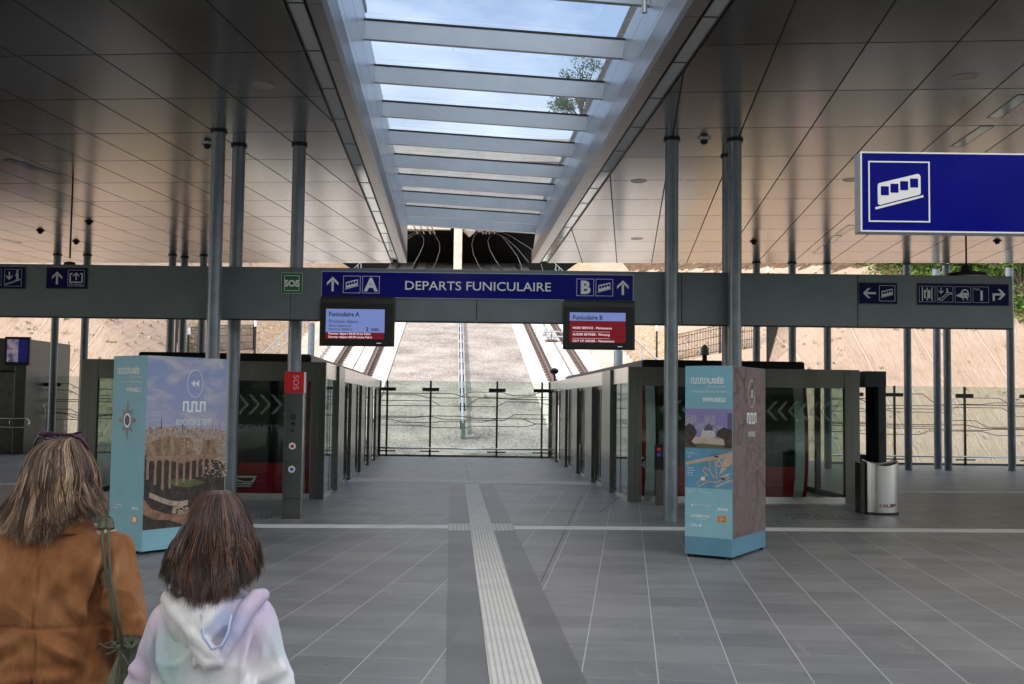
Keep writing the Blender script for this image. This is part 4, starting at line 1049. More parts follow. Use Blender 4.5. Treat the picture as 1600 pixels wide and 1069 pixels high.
def poster_box(label, ax, ay, bx_, by_, len_side, Ht):
    """A->B is the narrow face (ground points), the box runs back from it by len_side; returns frames of both faces"""
    A = Vector((ax, ay, 0)); B = Vector((bx_, by_, 0)); d = (B-A).normalized(); n = Vector((-d.y, d.x, 0))   # away from viewer
    t = thing('poster_box', label, 'information pillar', tuple((A+B)/2+n*len_side/2), 'museum poster boxes')
    W_ = (B-A).length
    Mb = Matrix.Translation(A+Vector((0,0,0))) @ Matrix.Rotation(math.atan2(d.y, d.x), 4, 'Z')
    mb = MB(Mb); mb.box(0, W_, 0, len_side, .035, Ht, bev=.003); mb.build('box', turq, t)
    for x in (.04, W_-.04):
        for y in (.04, len_side-.04): mb = MB(Mb); mb.lathe([(.022,.0005),(.022,.035)], 12, Matrix.Translation((x, y, 0))); mb.build('foot', black, t)
    M1 = Mb @ Matrix.Rotation(R(90), 4, 'X') @ Matrix.Translation((0,0,.0012))        # narrow face: x 0..W_, y up
    C = A+d*W_
    M2 = Matrix.Translation(C) @ Matrix.Rotation(math.atan2(d.y, d.x)+R(90), 4, 'Z') @ Matrix.Rotation(R(90), 4, 'X') @ Matrix.Translation((0,0,.0012))
    return t, M1, M2, W_
def header(M, W_, Ht, t, u, mat=None):
    w = MB(M); lw = W_*.33
    x0 = W_*.14; y0 = Ht-.205; h = .062
    meander(w, x0, y0, h, lw, 4, .011)
    w.text('USÉE', h*1.02, x=x0+lw+.012, y=y0, z=.002, sx=1.0, bold=.0035, ext=.001)
    w.text('Dräi Eechelen', .028, x=W_*.86, y=y0-.047, align='RIGHT', z=.002, ext=.001)
    w.text('Forteresse, Histoire, Identités', .024, x=W_*.86, y=y0-.105, align='RIGHT', z=.002, ext=.001, sx=1.02)
    w.text('WWW.M3E.LU', .050, x=W_*.86, y=y0-.21, align='RIGHT', z=.002, sx=.62, bold=.003, ext=.001)
    w.build('lettering', print_w, t)
# ---- left poster box
A = atY(163, 860, 12.05); Bc = atZ(220.5, 867.5, 0); A = Vector((Bc.x-.515, Bc.y+.37, 0))
t, M1, M2, W1 = poster_box('left turquoise poster box printed with a painted town and viaduct', A.x, A.y, Bc.x, Bc.y, 1.13, 2.235)
HB = 2.235; L1 = 1.13
header(M1, W1, HB, t, 0)
# badge star
st, s2, s3 = MB(M1), MB(M1), MB(M1); cx, cy = W1*.47, HB-.74
for i in range(16):
    a = 2*math.pi*i/16; L_r = .235 if i % 4 == 0 else (.185 if i % 2 == 0 else .125); wv = .030 if i % 2 == 0 else .036
    q = lambda r, off: (cx+(math.sin(a)*r+math.cos(a)*off)*.78, cy+math.cos(a)*r-math.sin(a)*off)
    st.poly([q(0, -wv*.6), q(L_r*.6, -wv), q(L_r*.82, -wv*.5), q(L_r, 0), q(L_r*.82, wv*.5), q(L_r*.6, wv), q(0, wv*.6)], .0, .0012+.00008*i)
st.build('badge_rays', patchy('printed_silver', [(.3,(.07,.075,.09)),(.5,(.20,.205,.225)),(.7,(.38,.38,.41))], 60), t)
s2.disc(cx, cy, .068, .084, .0021, .0032); s2.build('badge_rim', print_w, t); s3.disc(cx, cy, .046, .058, .0033, .0040); s3.build('badge_centre', patchy('printed_badge_centre', [(.4,(.015,.02,.04)),(.6,(.10,.11,.16)),(.7,(.5,.45,.4))], 40), t)
w = MB(M1); w.text('Musée national', .020, x=W1*.12, y=.52, z=.002, ext=.001); w.text('Lëtzebuerg', .016, x=W1*.12, y=.49, z=.002, ext=.001); w.text('MNHA', .030, x=W1*.68, y=.495, z=.002, ext=.001, bold=.001); w.build('sponsor_lettering', print_w, t)
orange_p = pbr('orange_print', (.62,.27,.11), .5)
w = MB(M1); w.rect(W1*.70, W1*.86, .34, .43); w.build('sponsor_square', orange_p, t); w = MB(M1); w.rect(W1*.73, W1*.83, .36, .41, .003, .004); w.rect(W1*.78, W1*.83, .375, .385, .004, .005); w.build('sponsor_mark', print_w, t)
# town picture on the wide face
fw = MB(M2); fw.rect(0.003, L1-.003, .27, HB-.003, 0, .001); fw.build('printed_sky', painted_sky(), t)
def poly_layer(name, mat, pts, z): 
    m = MB(M2); m.poly(pts, z, z+.0008); return m.build(name, mat, t)
rnd = random.Random(4)
x = .004; top = [(.004, 1.0)]; yb = 1.40
while x < L1-.03:
    h = 1.40+rnd.uniform(-.01,.035) - .05*max(0, (x-.5))
    wdt = rnd.uniform(.015,.05)
    if rnd.random() < .12: top += [(x, h), (x+.008, h+.10), (x+.016, h)]; x += .018
    else: top += [(x, h), (min(L1-.004, x+wdt), h)]; x += wdt
top.append((L1-.004, 1.0)); poly_layer('printed_town', p_town, top, .0012)
for sx_ in (.21, .50): poly_layer('printed_spire', p_wood, [(sx_-.008,1.40),(sx_,1.56),(sx_+.008,1.40)], .0025)
poly_layer('printed_cliff', p_cliff, [(.02,1.15),(.02,1.24),(.30,1.33),(.42,1.30),(.62,1.29),(.70,1.12),(.75,.95),(.4,.9),(.02,.95)], .0022)
poly_layer('printed_cliff', p_cliff, [(.75,1.0),(.80,1.26),(.98,1.27),(1.02,1.05)], .0023)
poly_layer('printed_woods', p_wood, [(.004,.28),(.004,1.12),(.1,1.04),(.25,1.06),(.5,1.0),(.8,1.05),(1.0,1.02),(L1-.004,.98),(L1-.004,.28)], .0032)
# small pale houses scattered in the wooded valley
m = MB(M2)
for i in range(70):
    hx, hy = rnd.uniform(.78, 1.17), rnd.uniform(.80, 1.0); q = rnd.uniform(.008,.018); m.rect(hx, min(hx+q*1.5, L1-.005), hy, hy+q, .0042, .0046)
for i in range(40):
    hx, hy = rnd.uniform(.50, .74), rnd.uniform(1.04, 1.26)-.0; q = rnd.uniform(.008,.022); m.rect(hx, hx+q, hy, hy+q*1.3, .0042, .0046)
m.build('printed_houses', p_stone, t)
poly_layer('printed_meadow', p_grass, [(.30,.80),(.42,.83),(.7,.81),(.85,.76),(.62,.72),(.42,.74)], .0042)
# arches of the viaduct
m = MB(M2); xa = .03
m.rect(.02, L1-.006, 1.055, 1.085, .0050, .0056)
k = 0
m.rect(.02, L1-.006, 1.085, 1.098, .0053, .0060)
while xa < .92:
    wd = .074-.016*xa; pw = .028; hb = (.20+.16*min(1, xa/.25)) if xa < .25 else .36-.30*(xa-.25); py_ = 1.056
    m.poly([(xa-.003, py_-hb), (xa+pw+.003, py_-hb), (xa+pw, py_), (xa, py_)], .0050, .0056)
    n = 8; rr = wd*.5; up_ = [(xa+pw+rr-rr*math.cos(math.pi*i/n), py_-.045+math.sin(math.pi*i/n)*.038) for i in range(n+1)]
    for i in range(n): m.poly([up_[i], up_[i+1], (up_[i+1][0], py_+.001), (up_[i][0], py_+.001)], .0050, .0056)
    xa += pw+wd; k += 1
m.build('printed_viaduct', p_arch, t)
poly_layer('printed_track', p_road, [(.004,.30),(.004,.62),(.12,.50),(.35,.42),(.62,.42),(.9,.38),(L1-.005,.34),(L1-.005,.275),(.5,.275)], .0044)
poly_layer('printed_slope', p_wood, [(.004,.275),(.004,.45),(.15,.38),(.35,.36),(.6,.275)], .0050)
m = MB(M2)
for i in range(22):
    q = i/21; cx_ = .09+.5*q; cy_ = .66-.30*math.sin(q*1.5)*.72+.10*q; m.poly([(cx_-.016,cy_-.028),(cx_+.014,cy_-.032),(cx_+.017,cy_+.024),(cx_-.012,cy_+.030)], .0052, .0058)
for i in range(26):
    cx_, cy_ = rnd.uniform(.4,.95), rnd.uniform(.42,.52); q = rnd.uniform(.015,.03); m.poly([(cx_-q,cy_-q),(cx_+q*.8,cy_-q*1.1),(cx_+q,cy_+q*.6),(cx_-.2*q,cy_+q),(cx_-q,cy_+q*.5)], .0060, .0066)
m.build('printed_wall', p_stone, t)
w = MB(M2); cx = L1*.585
w.ring(cx, HB-.305, .112, .165, .006, .0015, .003, 48)
w.poly([(cx-.062,HB-.305),(cx-.004,HB-.265),(cx-.004,HB-.345)], .0015, .003); w.poly([(cx-.004,HB-.305),(cx+.056,HB-.265),(cx+.056,HB-.345)], .0015, .0031)
meander(w, cx-.155, HB-.63, .105, .30, 3, .024)
w.text('REMONTER LE TEMPS', .070, x=cx, y=HB-.79, align='CENTER', z=.004, sx=.55, ext=.0012); w.build('lettering', print_w, t)
mb = MB(M2); mb.rect(0.003, L1-.003, .036, .268, 0, .0015); mb.build('base_band', turq_l, t)
# ---- right poster box
Br = atZ(1144.5, 876.5, 0); Cr = atZ(1196, 858.5, 0); dr_ = (Cr-Br).normalized(); Ar = Br-Vector((dr_.y, -dr_.x, 0))*.575
t, M1, M2, W1 = poster_box('right turquoise poster box with a small map and a brown antique map side', Ar.x, Ar.y, Br.x, Br.y, (Cr-Br).length, 2.205)
HB = 2.205; L1 = (Cr-Br).length
header(M1, W1, HB, t, 0)
def L_(name, mat, pts, z, M=M1): m = MB(M); m.poly(pts, z, z+.0008); return m.build(name, mat, t)
ya, yb = 1.255, 1.71
L_('photo_sky', patchy('printed_violet_sky', [(.3,(.19,.17,.40)),(.7,(.27,.24,.47))], 2), [(.003,ya),(W1-.003,ya),(W1-.003,yb),(.003,yb)], .0003)
blk = patchy('printed_tower', [(.40,(.13,.14,.26)),(.52,(.34,.32,.45)),(.6,(.42,.40,.48))], 90)
for a, b, c, d_ in ((.004,.14,1.50,1.64),(.235,.37,1.50,1.64),(.04,.25,1.47,1.54),(.24,.46,1.46,1.52)): L_('photo_tower', blk, [(a,c),(b,c),(b,d_),(a,d_)], .0013)
L_('photo_tower', pbr('printed_dark_tower',(.10,.09,.20),.5), [(W1-.06,1.45),(W1-.004,1.45),(W1-.004,1.66),(W1-.06,1.66)], .0014)
L_('photo_hall', patchy('printed_pale_wall', [(.3,(.35,.34,.33)),(.7,(.66,.63,.60))], 50), [(.19,1.38),(.21,1.46),(.27,1.5),(.33,1.5),(.36,1.45),(.37,1.38)], .0024)
L_('photo_dome', pbr('printed_slate',(.07,.08,.13),.5), [(.23,1.46),(.25,1.51),(.29,1.54),(.33,1.51),(.35,1.46)], .0030)
L_('photo_rampart', pbr('printed_rampart',(.45,.36,.30),.5), [(.06,1.30),(W1-.02,1.30),(W1-.05,1.37),(.12,1.385)], .0020)
L_('photo_trees', p_wood, [(.004,1.27),(.004,1.5),(.05,1.54),(.11,1.51),(.15,1.44),(.12,1.38),(.08,1.33),(.14,1.29),(.14,1.27)], .0036)
L_('photo_trees', p_wood, [(W1-.004,1.27),(W1-.004,1.47),(W1-.10,1.5),(W1-.18,1.46),(W1-.19,1.40),(W1-.10,1.36),(W1-.09,1.29),(W1-.12,1.27)], .0036)
L_('photo_lawn', p_grass, [(.004,ya+.001),(W1-.004,ya+.001),(W1-.004,1.29),(.2,1.31),(.004,1.29)], .0028)
# street map
L_('map_ground', pbr('printed_map_blue',(.09,.27,.40),.5), [(.003,.80),(W1-.003,.80),(W1-.003,1.252),(.003,1.252)], .0003)
m = MB(M1)
m.poly([(.004,1.09),(.004,1.055),(W1-.05,1.16),(W1-.004,1.19),(W1-.004,1.23),(W1-.1,1.20)], .0014, .002)
m.poly([(W1-.16,.95),(W1-.004,1.10),(W1-.004,1.19),(W1-.10,1.14)], .0015, .0021); m.poly([(W1-.17,.93),(W1-.02,.99),(W1-.06,.94)], .0015, .0021)
m.ring(W1-.16, 1.09, .032, .045, .02, .0016, .0022, 16)
m.pline([(.30,1.14),(.31,.99),(.35,.93),(.39,.92),(.37,1.12)], .012, .0022, .0026)
m.pline([(.14,.84),(.20,.90),(.27,.95),(.22,1.0),(.25,1.04),(.30,1.0)], .012, .0022, .0026); m.pline([(.16,.81),(.28,.88),(.38,.87),(.44,.90),(W1-.03,.93)], .012, .0027, .0031); m.pline([(.38,.82),(.48,.87),(W1-.01,.90)], .018, .0027, .0031)
m.build('map_roads', pbr('printed_map_sand',(.52,.36,.27),.5), t)
m = MB(M1); 
for x, y, a in ((.36,1.155,.05),(.44,.905,.05),(.21,.90,.05)): m.rect(x, x+a, y, y+.018, .0035, .004)
m.text('Centre de Conférences', .011, M=Matrix.Translation((.31,1.165,0)) @ Matrix.Rotation(R(12),4,'Z'), z=.004, ext=.0005)
m.text('Musée', .012, x=.40, y=1.075, z=.004, ext=.0005); m.text('Philharmonie', .011, x=.46, y=1.04, z=.004, ext=.0005); m.text('Park', .012, x=.22, y=.875, z=.004, ext=.0005)
m.build('map_names', pbr('printed_black',(.01,.01,.012),.5), t)
w = MB(M1)
w.text('Trouvez-nous', .014, x=.02, y=1.19, z=.002, ext=.0008); w.ring(.055, 1.155, .012, .012, .003, 0, .002, 16)
for k, tx in enumerate(('Exposition', 'permanente', 'Mercredi', '10h - 20h')): w.text(tx, .014, x=.03, y=1.02-.028*k, z=.002, ext=.0008)
w.rect(.20, .25, .885, .92, .0045, .005); w.disc(.215, .92, .012, z0=.0051, z1=.0055)
w.build('map_lettering', print_w, t)
L_('pale_band', turq_l, [(.003,.24),(W1-.003,.24),(W1-.003,.797),(.003,.797)], .0003)
w = MB(M1)
w.text('Heures', .013, x=.03, y=.765, z=.002, ext=.0008); w.text('ouverture', .013, x=.03, y=.742, z=.002, ext=.0008); w.text('Tram', .013, x=.17, y=.765, z=.002, ext=.0008); w.text('1, 7, 18 Philharmonie', .013, x=.17, y=.742, z=.002, ext=.0008)
w.disc(.09, .60, .014); w.text('Ministère de la Culture', .016, x=.11, y=.595, z=.002, ext=.0008)
w.text('MNHA', .030, x=.40, y=.555, z=.002, bold=.001, ext=.0008)
w.text('LUXEMBOURG', .028, x=.07, y=.465, z=.002, bold=.001, ext=.0008, sx=.95); w.text('ville de culture', .014, x=.15, y=.438, z=.002, ext=.0008)
w.text('CFL', .030, x=.075, y=.355, z=.002, bold=.0015, ext=.0008, sx=1.2); w.poly([(.165,.355),(.185,.385),(.215,.385),(.195,.370),(.21,.355)], .0005, .002)
w.rect(.42, .46, .47, .475, .0045, .0052); w.rect(.42, .475, .455, .46, .0045, .0052); w.rect(.42, .45, .44, .445, .0045, .0052)
w.build('sponsor_lettering', print_w, t)
w = MB(M1); w.rect(.395, .505, .42, .50, 0, .002); w.build('sponsor_square', orange_p, t)
w = MB(M1); w.rect(.41, .49, .432, .488, .0022, .0035); w.build('sponsor_patch', pbr('printed_deep_orange',(.50,.17,.05),.5), t)
mb = MB(M1); mb.rect(.003, W1-.003, .037, .238, 0, .001); mb.build('base_band', turq_d, t)
mb = MB(M2); mb.rect(.003, L1-.003, .037, .238, 0, .001); mb.build('base_band', turq_d, t)
def old_map():
    tt = NT('printed_old_map'); n = tt.noise(1.6, 5, .6, sc3=(1,1,1), dist=1.2); n2 = tt.noise(9, 5, .7)
    wv = tt.math('FRACT', tt.math('MULTIPLY', n, 14.)); ln = tt.math('LESS_THAN', tt.math('ABSOLUTE', tt.math('SUBTRACT', wv, .5)), .10)
    wv2 = tt.math('FRACT', tt.math('MULTIPLY', tt.noise(.9, 2, .5, dist=.4), 5.)); ln2 = tt.math('LESS_THAN', tt.math('ABSOLUTE', tt.math('SUBTRACT', wv2, .5)), .025)
    dens = tt.ramp(tt.noise(2.2, 3), [(.42,(0,0,0)),(.6,(1,1,1))])
    base = tt.ramp(n2, [(.3,(.135,.10,.10)),(.7,(.22,.17,.165))])
    base = tt.mix(tt.ramp(tt.noise(3.1, 4), [(.55,(0,0,0)),(.72,(.6,.6,.6))]), base, (.22,.09,.12))
    c = tt.mix(tt.math('MULTIPLY', tt.math('MULTIPLY', ln, dens), .95), base, (.05,.04,.045)); c = tt.mix(tt.math('MULTIPLY', ln2, .8), c, (.06,.05,.05))
    tt.set(Base_Color=c, Roughness=.5); return tt.m
m = MB(M2); m.rect(.003, L1-.003, .24, HB-.003, 0, .001); m.build('antique_map', old_map(), t)
w = MB(M2); cx = L1*.56; w.ring(cx, HB-.31, .115, .165, .006, .0015, .003, 48); w.text('X', .10, x=cx, y=HB-.36, align='CENTER', z=.004, bold=.002, ext=.001, sx=.9); meander(w, cx-.155, HB-.66, .11, .31, 3, .026); w.text('ENTREZ', .062, x=cx, y=HB-.82, align='CENTER', z=.004, sx=.8, ext=.001); w.build('lettering', print_w, t)

# ================================================================ SOS PILLAR, VALIDATOR, BIN
p0, p1 = atZ(440, 811, 0), atZ(465, 812, 0)
t = thing('emergency_pillar', 'tall narrow steel emergency call pillar with a red SOS cap', 'call pillar', (p0.x+.14, p0.y+.09, 0))
w_ = .27; M = Matrix.Translation((p0.x, p0.y, 0)) @ Matrix.Rotation(R(3.4), 4, 'Z')
mb = MB(M); mb.box(0, w_, 0, .20, 0, .30, bev=.003); mb.box(0, w_, 0, .20, .303, 1.85, bev=.003); mb.build('body', steel, t)
mb = MB(M); mb.box(-.008, w_+.008, -.006, .206, 1.855, 2.17, bev=.004); mb.build('cap', red_s, t)
mb = MB(M); mb.box(w_+.008, w_+.012, .0, .2, 1.86, 2.165); mb.build('cap_side', frame_l, t)
MF = M @ Matrix.Rotation(R(90), 4, 'X') @ Matrix.Translation((0,0,.007))
e = MB(MF); e.text('SOS', .085, M=Matrix.Translation((w_*.46, 2.155, 0)) @ Matrix.Rotation(R(-90), 4, 'Z') @ Matrix.Translation((.03,0,0)), z=.002, ext=.001, sx=1.1); e.build('lettering', pbr('pale_pink_marks',(.70,.35,.38),.5), t)
e = MB(MF); e.disc(.13, 1.50, .045, z0=-.0065, z1=-.004); e.disc(.13,1.30,.022,z0=-.0065,z1=-.004); e.build('speaker', steel_dark, t)
e = MB(MF); e.rect(.10,.17,1.385,1.43,-.0065,-.003); e.build('camera_window', black, t)
for y, c, nm in ((1.07,(.35,.01,.02),'red'), (.73,(.02,.06,.30),'blue')):
    e = MB(MF); e.disc(.13, y, .05, z0=-.0065, z1=-.001, n=28); bt_ = e.build('call_button', white_p, t)
    e = MB(MF); e.disc(.13, y, .027, z0=-.0009, z1=.006, n=24); e.build('button_cap', pbr('button_'+nm, c, .4), bt_)
e = MB(MF); e.rect(.03,.09,.84,.846,-.0065,-.005); e.rect(.03,.10,.825,.83,-.0065,-.005); e.rect(.02,.09,.665,.67,-.0065,-.005); e.disc(.04,.55,.012,z0=-.0065,z1=-.003); e.build('engraving', steel_dark, t)
p = atZ(1033.5, 790, 0)
t = thing('ticket_validator', 'slim steel ticket validator post with red and blue keys left of the right poster box', 'ticket validator', (p.x, p.y, 0))
mb = MB(); mb.box(p.x-.10, p.x+.10, p.y, p.y+.12, 0, .62, bev=.004); mb.build('post', steel, t)
mb = MB(); mb.box(p.x-.11, p.x+.11, p.y-.01, p.y+.13, .62, 1.05, bev=.01); hd = mb.build('head', black, t)
for i, (dx, z, c) in enumerate(((-.05,.97,(.5,.02,.03)),(.05,.97,(.03,.06,.4)),(-.05,.88,(.03,.06,.4)),(.05,.88,(.03,.06,.4)))):
    mb = MB(); mb.box(p.x+dx-.03, p.x+dx+.03, p.y-.018, p.y-.01, z-.03, z+.03); mb.build('key', emis('key_light_%d' % i, c, .15), hd)
# bin
q0, q1 = atZ(1352, 800, 0), atZ(1409, 806, 0)
cx, cy = (atZ(1384, 806, 0)).x, atZ(1384, 806, 0).y+.26
t = thing('litter_bin', 'brushed steel litter bin with a scooped top and small red emblem', 'litter bin', (cx, cy, 0))
mb = MB(); N = 40; hw_, dp = .285, .26; rings = []
def bin_pt(a, z):     # D-shaped plan: curved front, flat back
    x = math.sin(a)*hw_; y = -math.cos(a)*dp
    if y > 0: y = min(y, .12)
    return x, y
zs = [.045, .2, .5, .7, 1.0]
for zi, z in enumerate(zs):
    for k in range(N):
        a = 2*math.pi*k/N - math.pi; x, y = bin_pt(a, z)
        zz = z if zi < len(zs)-1 else .80+.075*(x/hw_)**2+ (.03 if y > 0 else 0)
        mb.v.append(Vector((cx+x, cy+y, zz)))
for i in range(len(zs)-1):
    for k in range(N): mb.f.append((i*N+k, i*N+(k+1)%N, (i+1)*N+(k+1)%N, (i+1)*N+k))
mb.build('body', steel_bright, t, smooth=True, angle=35)
mb = MB(); n0 = [Vector((cx+bin_pt(2*math.pi*k/N-math.pi,0)[0]*.97, cy+bin_pt(2*math.pi*k/N-math.pi,0)[1]*.97, .79+.07*(math.sin(2*math.pi*k/N-math.pi))**2)) for k in range(N)]
mb.v = n0+[Vector((v.x,v.y,v.z-.012)) for v in n0]; mb.f = [tuple(range(N)), tuple(range(N,2*N))[::-1]]+[(k,N+k,N+(k+1)%N,(k+1)%N) for k in range(N)]
mb.build('lid', black, t)
mb = MB(); mb.box(cx-.36, cx-.288, cy-.12, cy+.16, .02, .84, bev=.004); mb.build('side_panel', steel_dark, t)
mb = MB(); mb.box(cx-.25, cx+.25, cy-.16, cy+.1, 0, .045); mb.build('plinth', steel_dark, t)
MF = Matrix.Translation((cx, cy-dp-.003, 0)) @ Matrix.Rotation(R(90), 4, 'X')
e = MB(MF); red_e = pbr('dark_red_print', (.22,.01,.015), .4)
e.text('CFL', .048, x=-.10, y=.135, z=.002, sx=1.45, bold=.001, ext=.004); e.poly([(.075,.135),(.105,.165),(.085,.187),(.13,.187),(.13,.165),(.115,.152),(.135,.135)], -.004, .003); e.rect(.135,.16,.155,.187,-.01,.003)
e.build('emblem', red_e, t)
mb = MB(); p = atZ(1418, 804.5, 0); mb.add([(p.x-.07,p.y-.03,.002),(p.x+.06,p.y-.05,.012),(p.x+.09,p.y+.04,.003),(p.x-.03,p.y+.05,.015),(p.x-.07,p.y-.03,.0005),(p.x+.06,p.y-.05,.0105),(p.x+.09,p.y+.04,.0015),(p.x-.03,p.y+.05,.0135)], [(0,1,2,3),(7,6,5,4),(0,4,5,1),(1,5,6,2),(2,6,7,3),(3,7,4,0)])
tag(mb.build('paper_scrap', pbr('blue_paper',(.12,.45,.60),.7)), 'scrap of light blue paper lying right of the litter bin', 'paper scrap')

# ================================================================ LEFT BOOTH
b0 = atZ(63, 707, 0); By = b0.y; bxr = b0.x
t = thing('station_booth', 'tall dark metal booth with a screen and handrail at the left edge of the view', 'booth', (bxr-3, By+1.2, 0))
zt_ = atY(60, 533, By).z
mb = MB(); mb.box(bxr-.35, bxr, By-1.2, By+2, 0, zt_, bev=.02); mb.box(bxr-7, bxr-.35, By-1.1, By+2, 2.55, zt_+.02, bev=.01); mb.build('frame', pbr('booth_frame',(.09,.092,.085),.4,.5), t)
mb = MB(); mb.box(bxr-7, bxr-.36, By+.2, By+2, 0, 2.54); mb.build('wall', steel_dark, t)
mb = MB(); mb.box(bxr-1.35, bxr-.36, By-.6, By-.5, .1, 2.5); mb.build('door_panel', pbr('booth_panel',(.12,.125,.12),.3,.6), t)
sc0, sc1 = atY(7, 526, By-1.25), atY(44, 571, By-1.25)
mb = MB(); mb.box(sc0.x, sc1.x, By-1.22, By-1.101, sc1.z, sc0.z, bev=.01); mb.build('screen_case', black, t)
t2 = NT('booth_display'); n = t2.noise(3, 5, .6, sc3=(1,1,2)); sx = t2.n.new('ShaderNodeSeparateXYZ'); t2.l.new(t2.tc.outputs['Generated'], sx.inputs[0])
c = t2.mix(t2.math('GREATER_THAN', sx.outputs[0], .55), t2.ramp(n, [(.4,(.08,.07,.16)),(.5,(.28,.22,.30)),(.7,(.40,.32,.36))]), (.006,.008,.11)); t2.set(Base_Color=(.01,.01,.01), Emission_Color=c, Emission_Strength=.28, Roughness=.15)
mb = MB(); mb.box(sc0.x+.08, sc1.x-.05, By-1.226, By-1.221, sc1.z+.1, sc0.z-.08); mb.build('display', t2.m, t)
mb = MB(); ax_ = atY(0, 660, By-1.3); e0 = atY(50, 655, By-1.3); zt1, zb1 = atY(30, 654, By-1.3).z, atY(30, 668, By-1.3).z; x_ = atY(46, 660, By-1.3).x
mb.tube([(bxr-5, By-1.3, zt1), (x_-.1, By-1.3, zt1), (x_, By-1.3, (zt1+zb1)/2+.05), (x_, By-1.3, (zt1+zb1)/2-.05), (x_-.1, By-1.3, zb1), (bxr-5, By-1.3, zb1)], .025, 8)
mb.tube([(x_-.6, By-1.3, zt1), (x_-.6, By-1.3, zb1)], .015, 6); mb.tube([(x_-.6, By-1.3, zb1), (x_-.6, By-1.1, zb1)], .015, 6); mb.build('handrail', steel_bright, t, smooth=True)
p = atY(75, 640, 32.5); mb = MB(Matrix.Translation((p.x, 32.5, 0))); mb.lathe([(.09,0),(.09,1.42),(.16,1.43),(.16,1.5),(.02,1.51)], 20)
tag(mb.build('bollard_light', pbr('white_tube',(.72,.74,.72),.35), smooth=True, angle=30), 'short pale bollard light beside the left booth', 'bollard light')

# ================================================================ CEILING FITTINGS
def ceil_at(px, py): return atZ(px, py, CZ)
for px, py, lab in ((1100,217,'dome camera on the ceiling right of the column above the right poster box'),(324,224,'dome camera on the ceiling left of the foremost left column'),(63,360,'dome camera on the far left ceiling, left of a hanging rod'),(119,377,'dome camera on the far left ceiling, right of a hanging rod'),(1178,377,'dome camera on the ceiling right of the column above the right poster box, far back'),(1558,376,'dome camera on the ceiling below the right end of the hanging blue sign'),(139,346,'dome camera beside the top of a far left column')):
    p = ceil_at(px, py); t = thing('dome_camera', lab, 'security camera', tuple(p), 'dome cameras under the canopy')
    mb = MB(Matrix.Translation(p)); mb.lathe([(.10,-.001),(.10,-.015),(.085,-.026),(.03,-.027)], 24); mb.build('base', frame_l if py < 300 else black, t, smooth=True, angle=30)
    mb = MB(Matrix.Translation(p)); mb.lathe([(.062,-.025),(.058,-.058),(.04,-.082),(.01,-.09)], 20); mb.build('dome', black, t, smooth=True)
spk = pbr('speaker_grille', (.36,.34,.32), .36, .8)
for px, py, lab in ((411,133,'flush round speaker in the ceiling above the left columns'),(1509,120,'flush round speaker in the ceiling above the large hanging sign'),(998,283,'flush round speaker in the ceiling left of the right near columns'),(995,373,'small far flush speaker in the ceiling right of the skylight'),(1330,281,'flush round speaker in the ceiling left of the large hanging sign')):
    p = ceil_at(px, py); mb = MB(Matrix.Translation(p)); mb.lathe([(.15,-.001),(.15,-.006),(.135,-.007),(.13,-.003),(.01,-.003)], 36); tag(mb.build('ceiling_speaker', spk, smooth=True, angle=30), lab, 'speaker', 'flush ceiling speakers')
Cd = cC.normalized(); 
def lamp(px0, py0, px1, py1, wd, lab):
    a, b = ceil_at(px0, py0), ceil_at(px1, py1); d = (b-a).normalized(); n = Vector((-d.y, d.x, 0)); L = (b-a).length
    M = Matrix.Translation(a) @ Matrix.Rotation(math.atan2(d.y, d.x), 4, 'Z')
    t = thing('recessed_light', lab, 'ceiling light', tuple((a+b)/2), 'recessed linear lights in the canopy')
    mb = MB(M)
    mb.box(0, L, -wd/2, -wd/2+.015, -.006, -.0005); mb.box(0, L, wd/2-.015, wd/2, -.006, -.0005); mb.box(0, .015, -wd/2+.015, wd/2-.015, -.006, -.0005); mb.box(L-.015, L, -wd/2+.015, wd/2-.015, -.006, -.0005); mb.build('trim', steel_dark, t)
    mb = MB(M); mb.box(.015, L-.015, -wd/2+.015, wd/2-.015, -.004, -.001); mb.build('diffuser', diff_m, t)
lamp(1602,148,1553,184,.20,'recessed light strip at the right edge of the ceiling, above the large hanging sign')
lamp(1543,197,1495,229,.20,'recessed light strip in the ceiling just above the large hanging sign')
lamp(1332,352,1312,366,.20,'far recessed light strip just left of the large hanging sign')
lamp(1310,368,1296,379,.20,'far recessed light strip below left of the large hanging sign')
lamp(1290,384,1276,396,.20,'farthest recessed light strip between two far right columns')
lamp(10,249,88,274,.20,'recessed light strip in the ceiling at the left edge of the view')
lamp(-30,368,30,380,.20,'far recessed light strip low at the left edge of the ceiling')
for px, py0, Y, lab in ((109,276,19.6,'thin rod pendant lamp hanging behind the beam at far left'),(1510,330,19.8,'round dark pendant lamp on a thin rod above the right end of the beam')):
    top = atY(px, py0, Y); p = atY(px, 412 if px < 800 else 430, Y); t = thing('pendant_lamp', lab, 'pendant lamp', (p.x, Y, p.z), 'pendant lamps behind the beam')
    mb = MB(); mb.tube([(p.x, Y, p.z+.1), (p.x, Y, CZ-.001)], .018, 8); mb.build('rod', black, t)
    zc = p.z-.06 if px > 800 else p.z-.22
    mb = MB(Matrix.Translation((p.x, Y, zc))); mb.lathe([(.02,.26),(.10,.24),(.12,.13),(.36,.09),(.38,.0),(.30,-.01)], 32); mb.build('shade', steel_dark, t, smooth=True, angle=30)
    mb = MB(Matrix.Translation((p.x, Y, zc))); mb.lathe([(.385,.0),(.39,.012),(.385,.024)], 32); mb.build('rim', frame_l, t)
p = atY(1007, 3, 11.0); t = thing('sensor_rod', 'small pale cylinder hanging in the skylight at the top of the view', 'sensor', (p.x, 11, p.z))
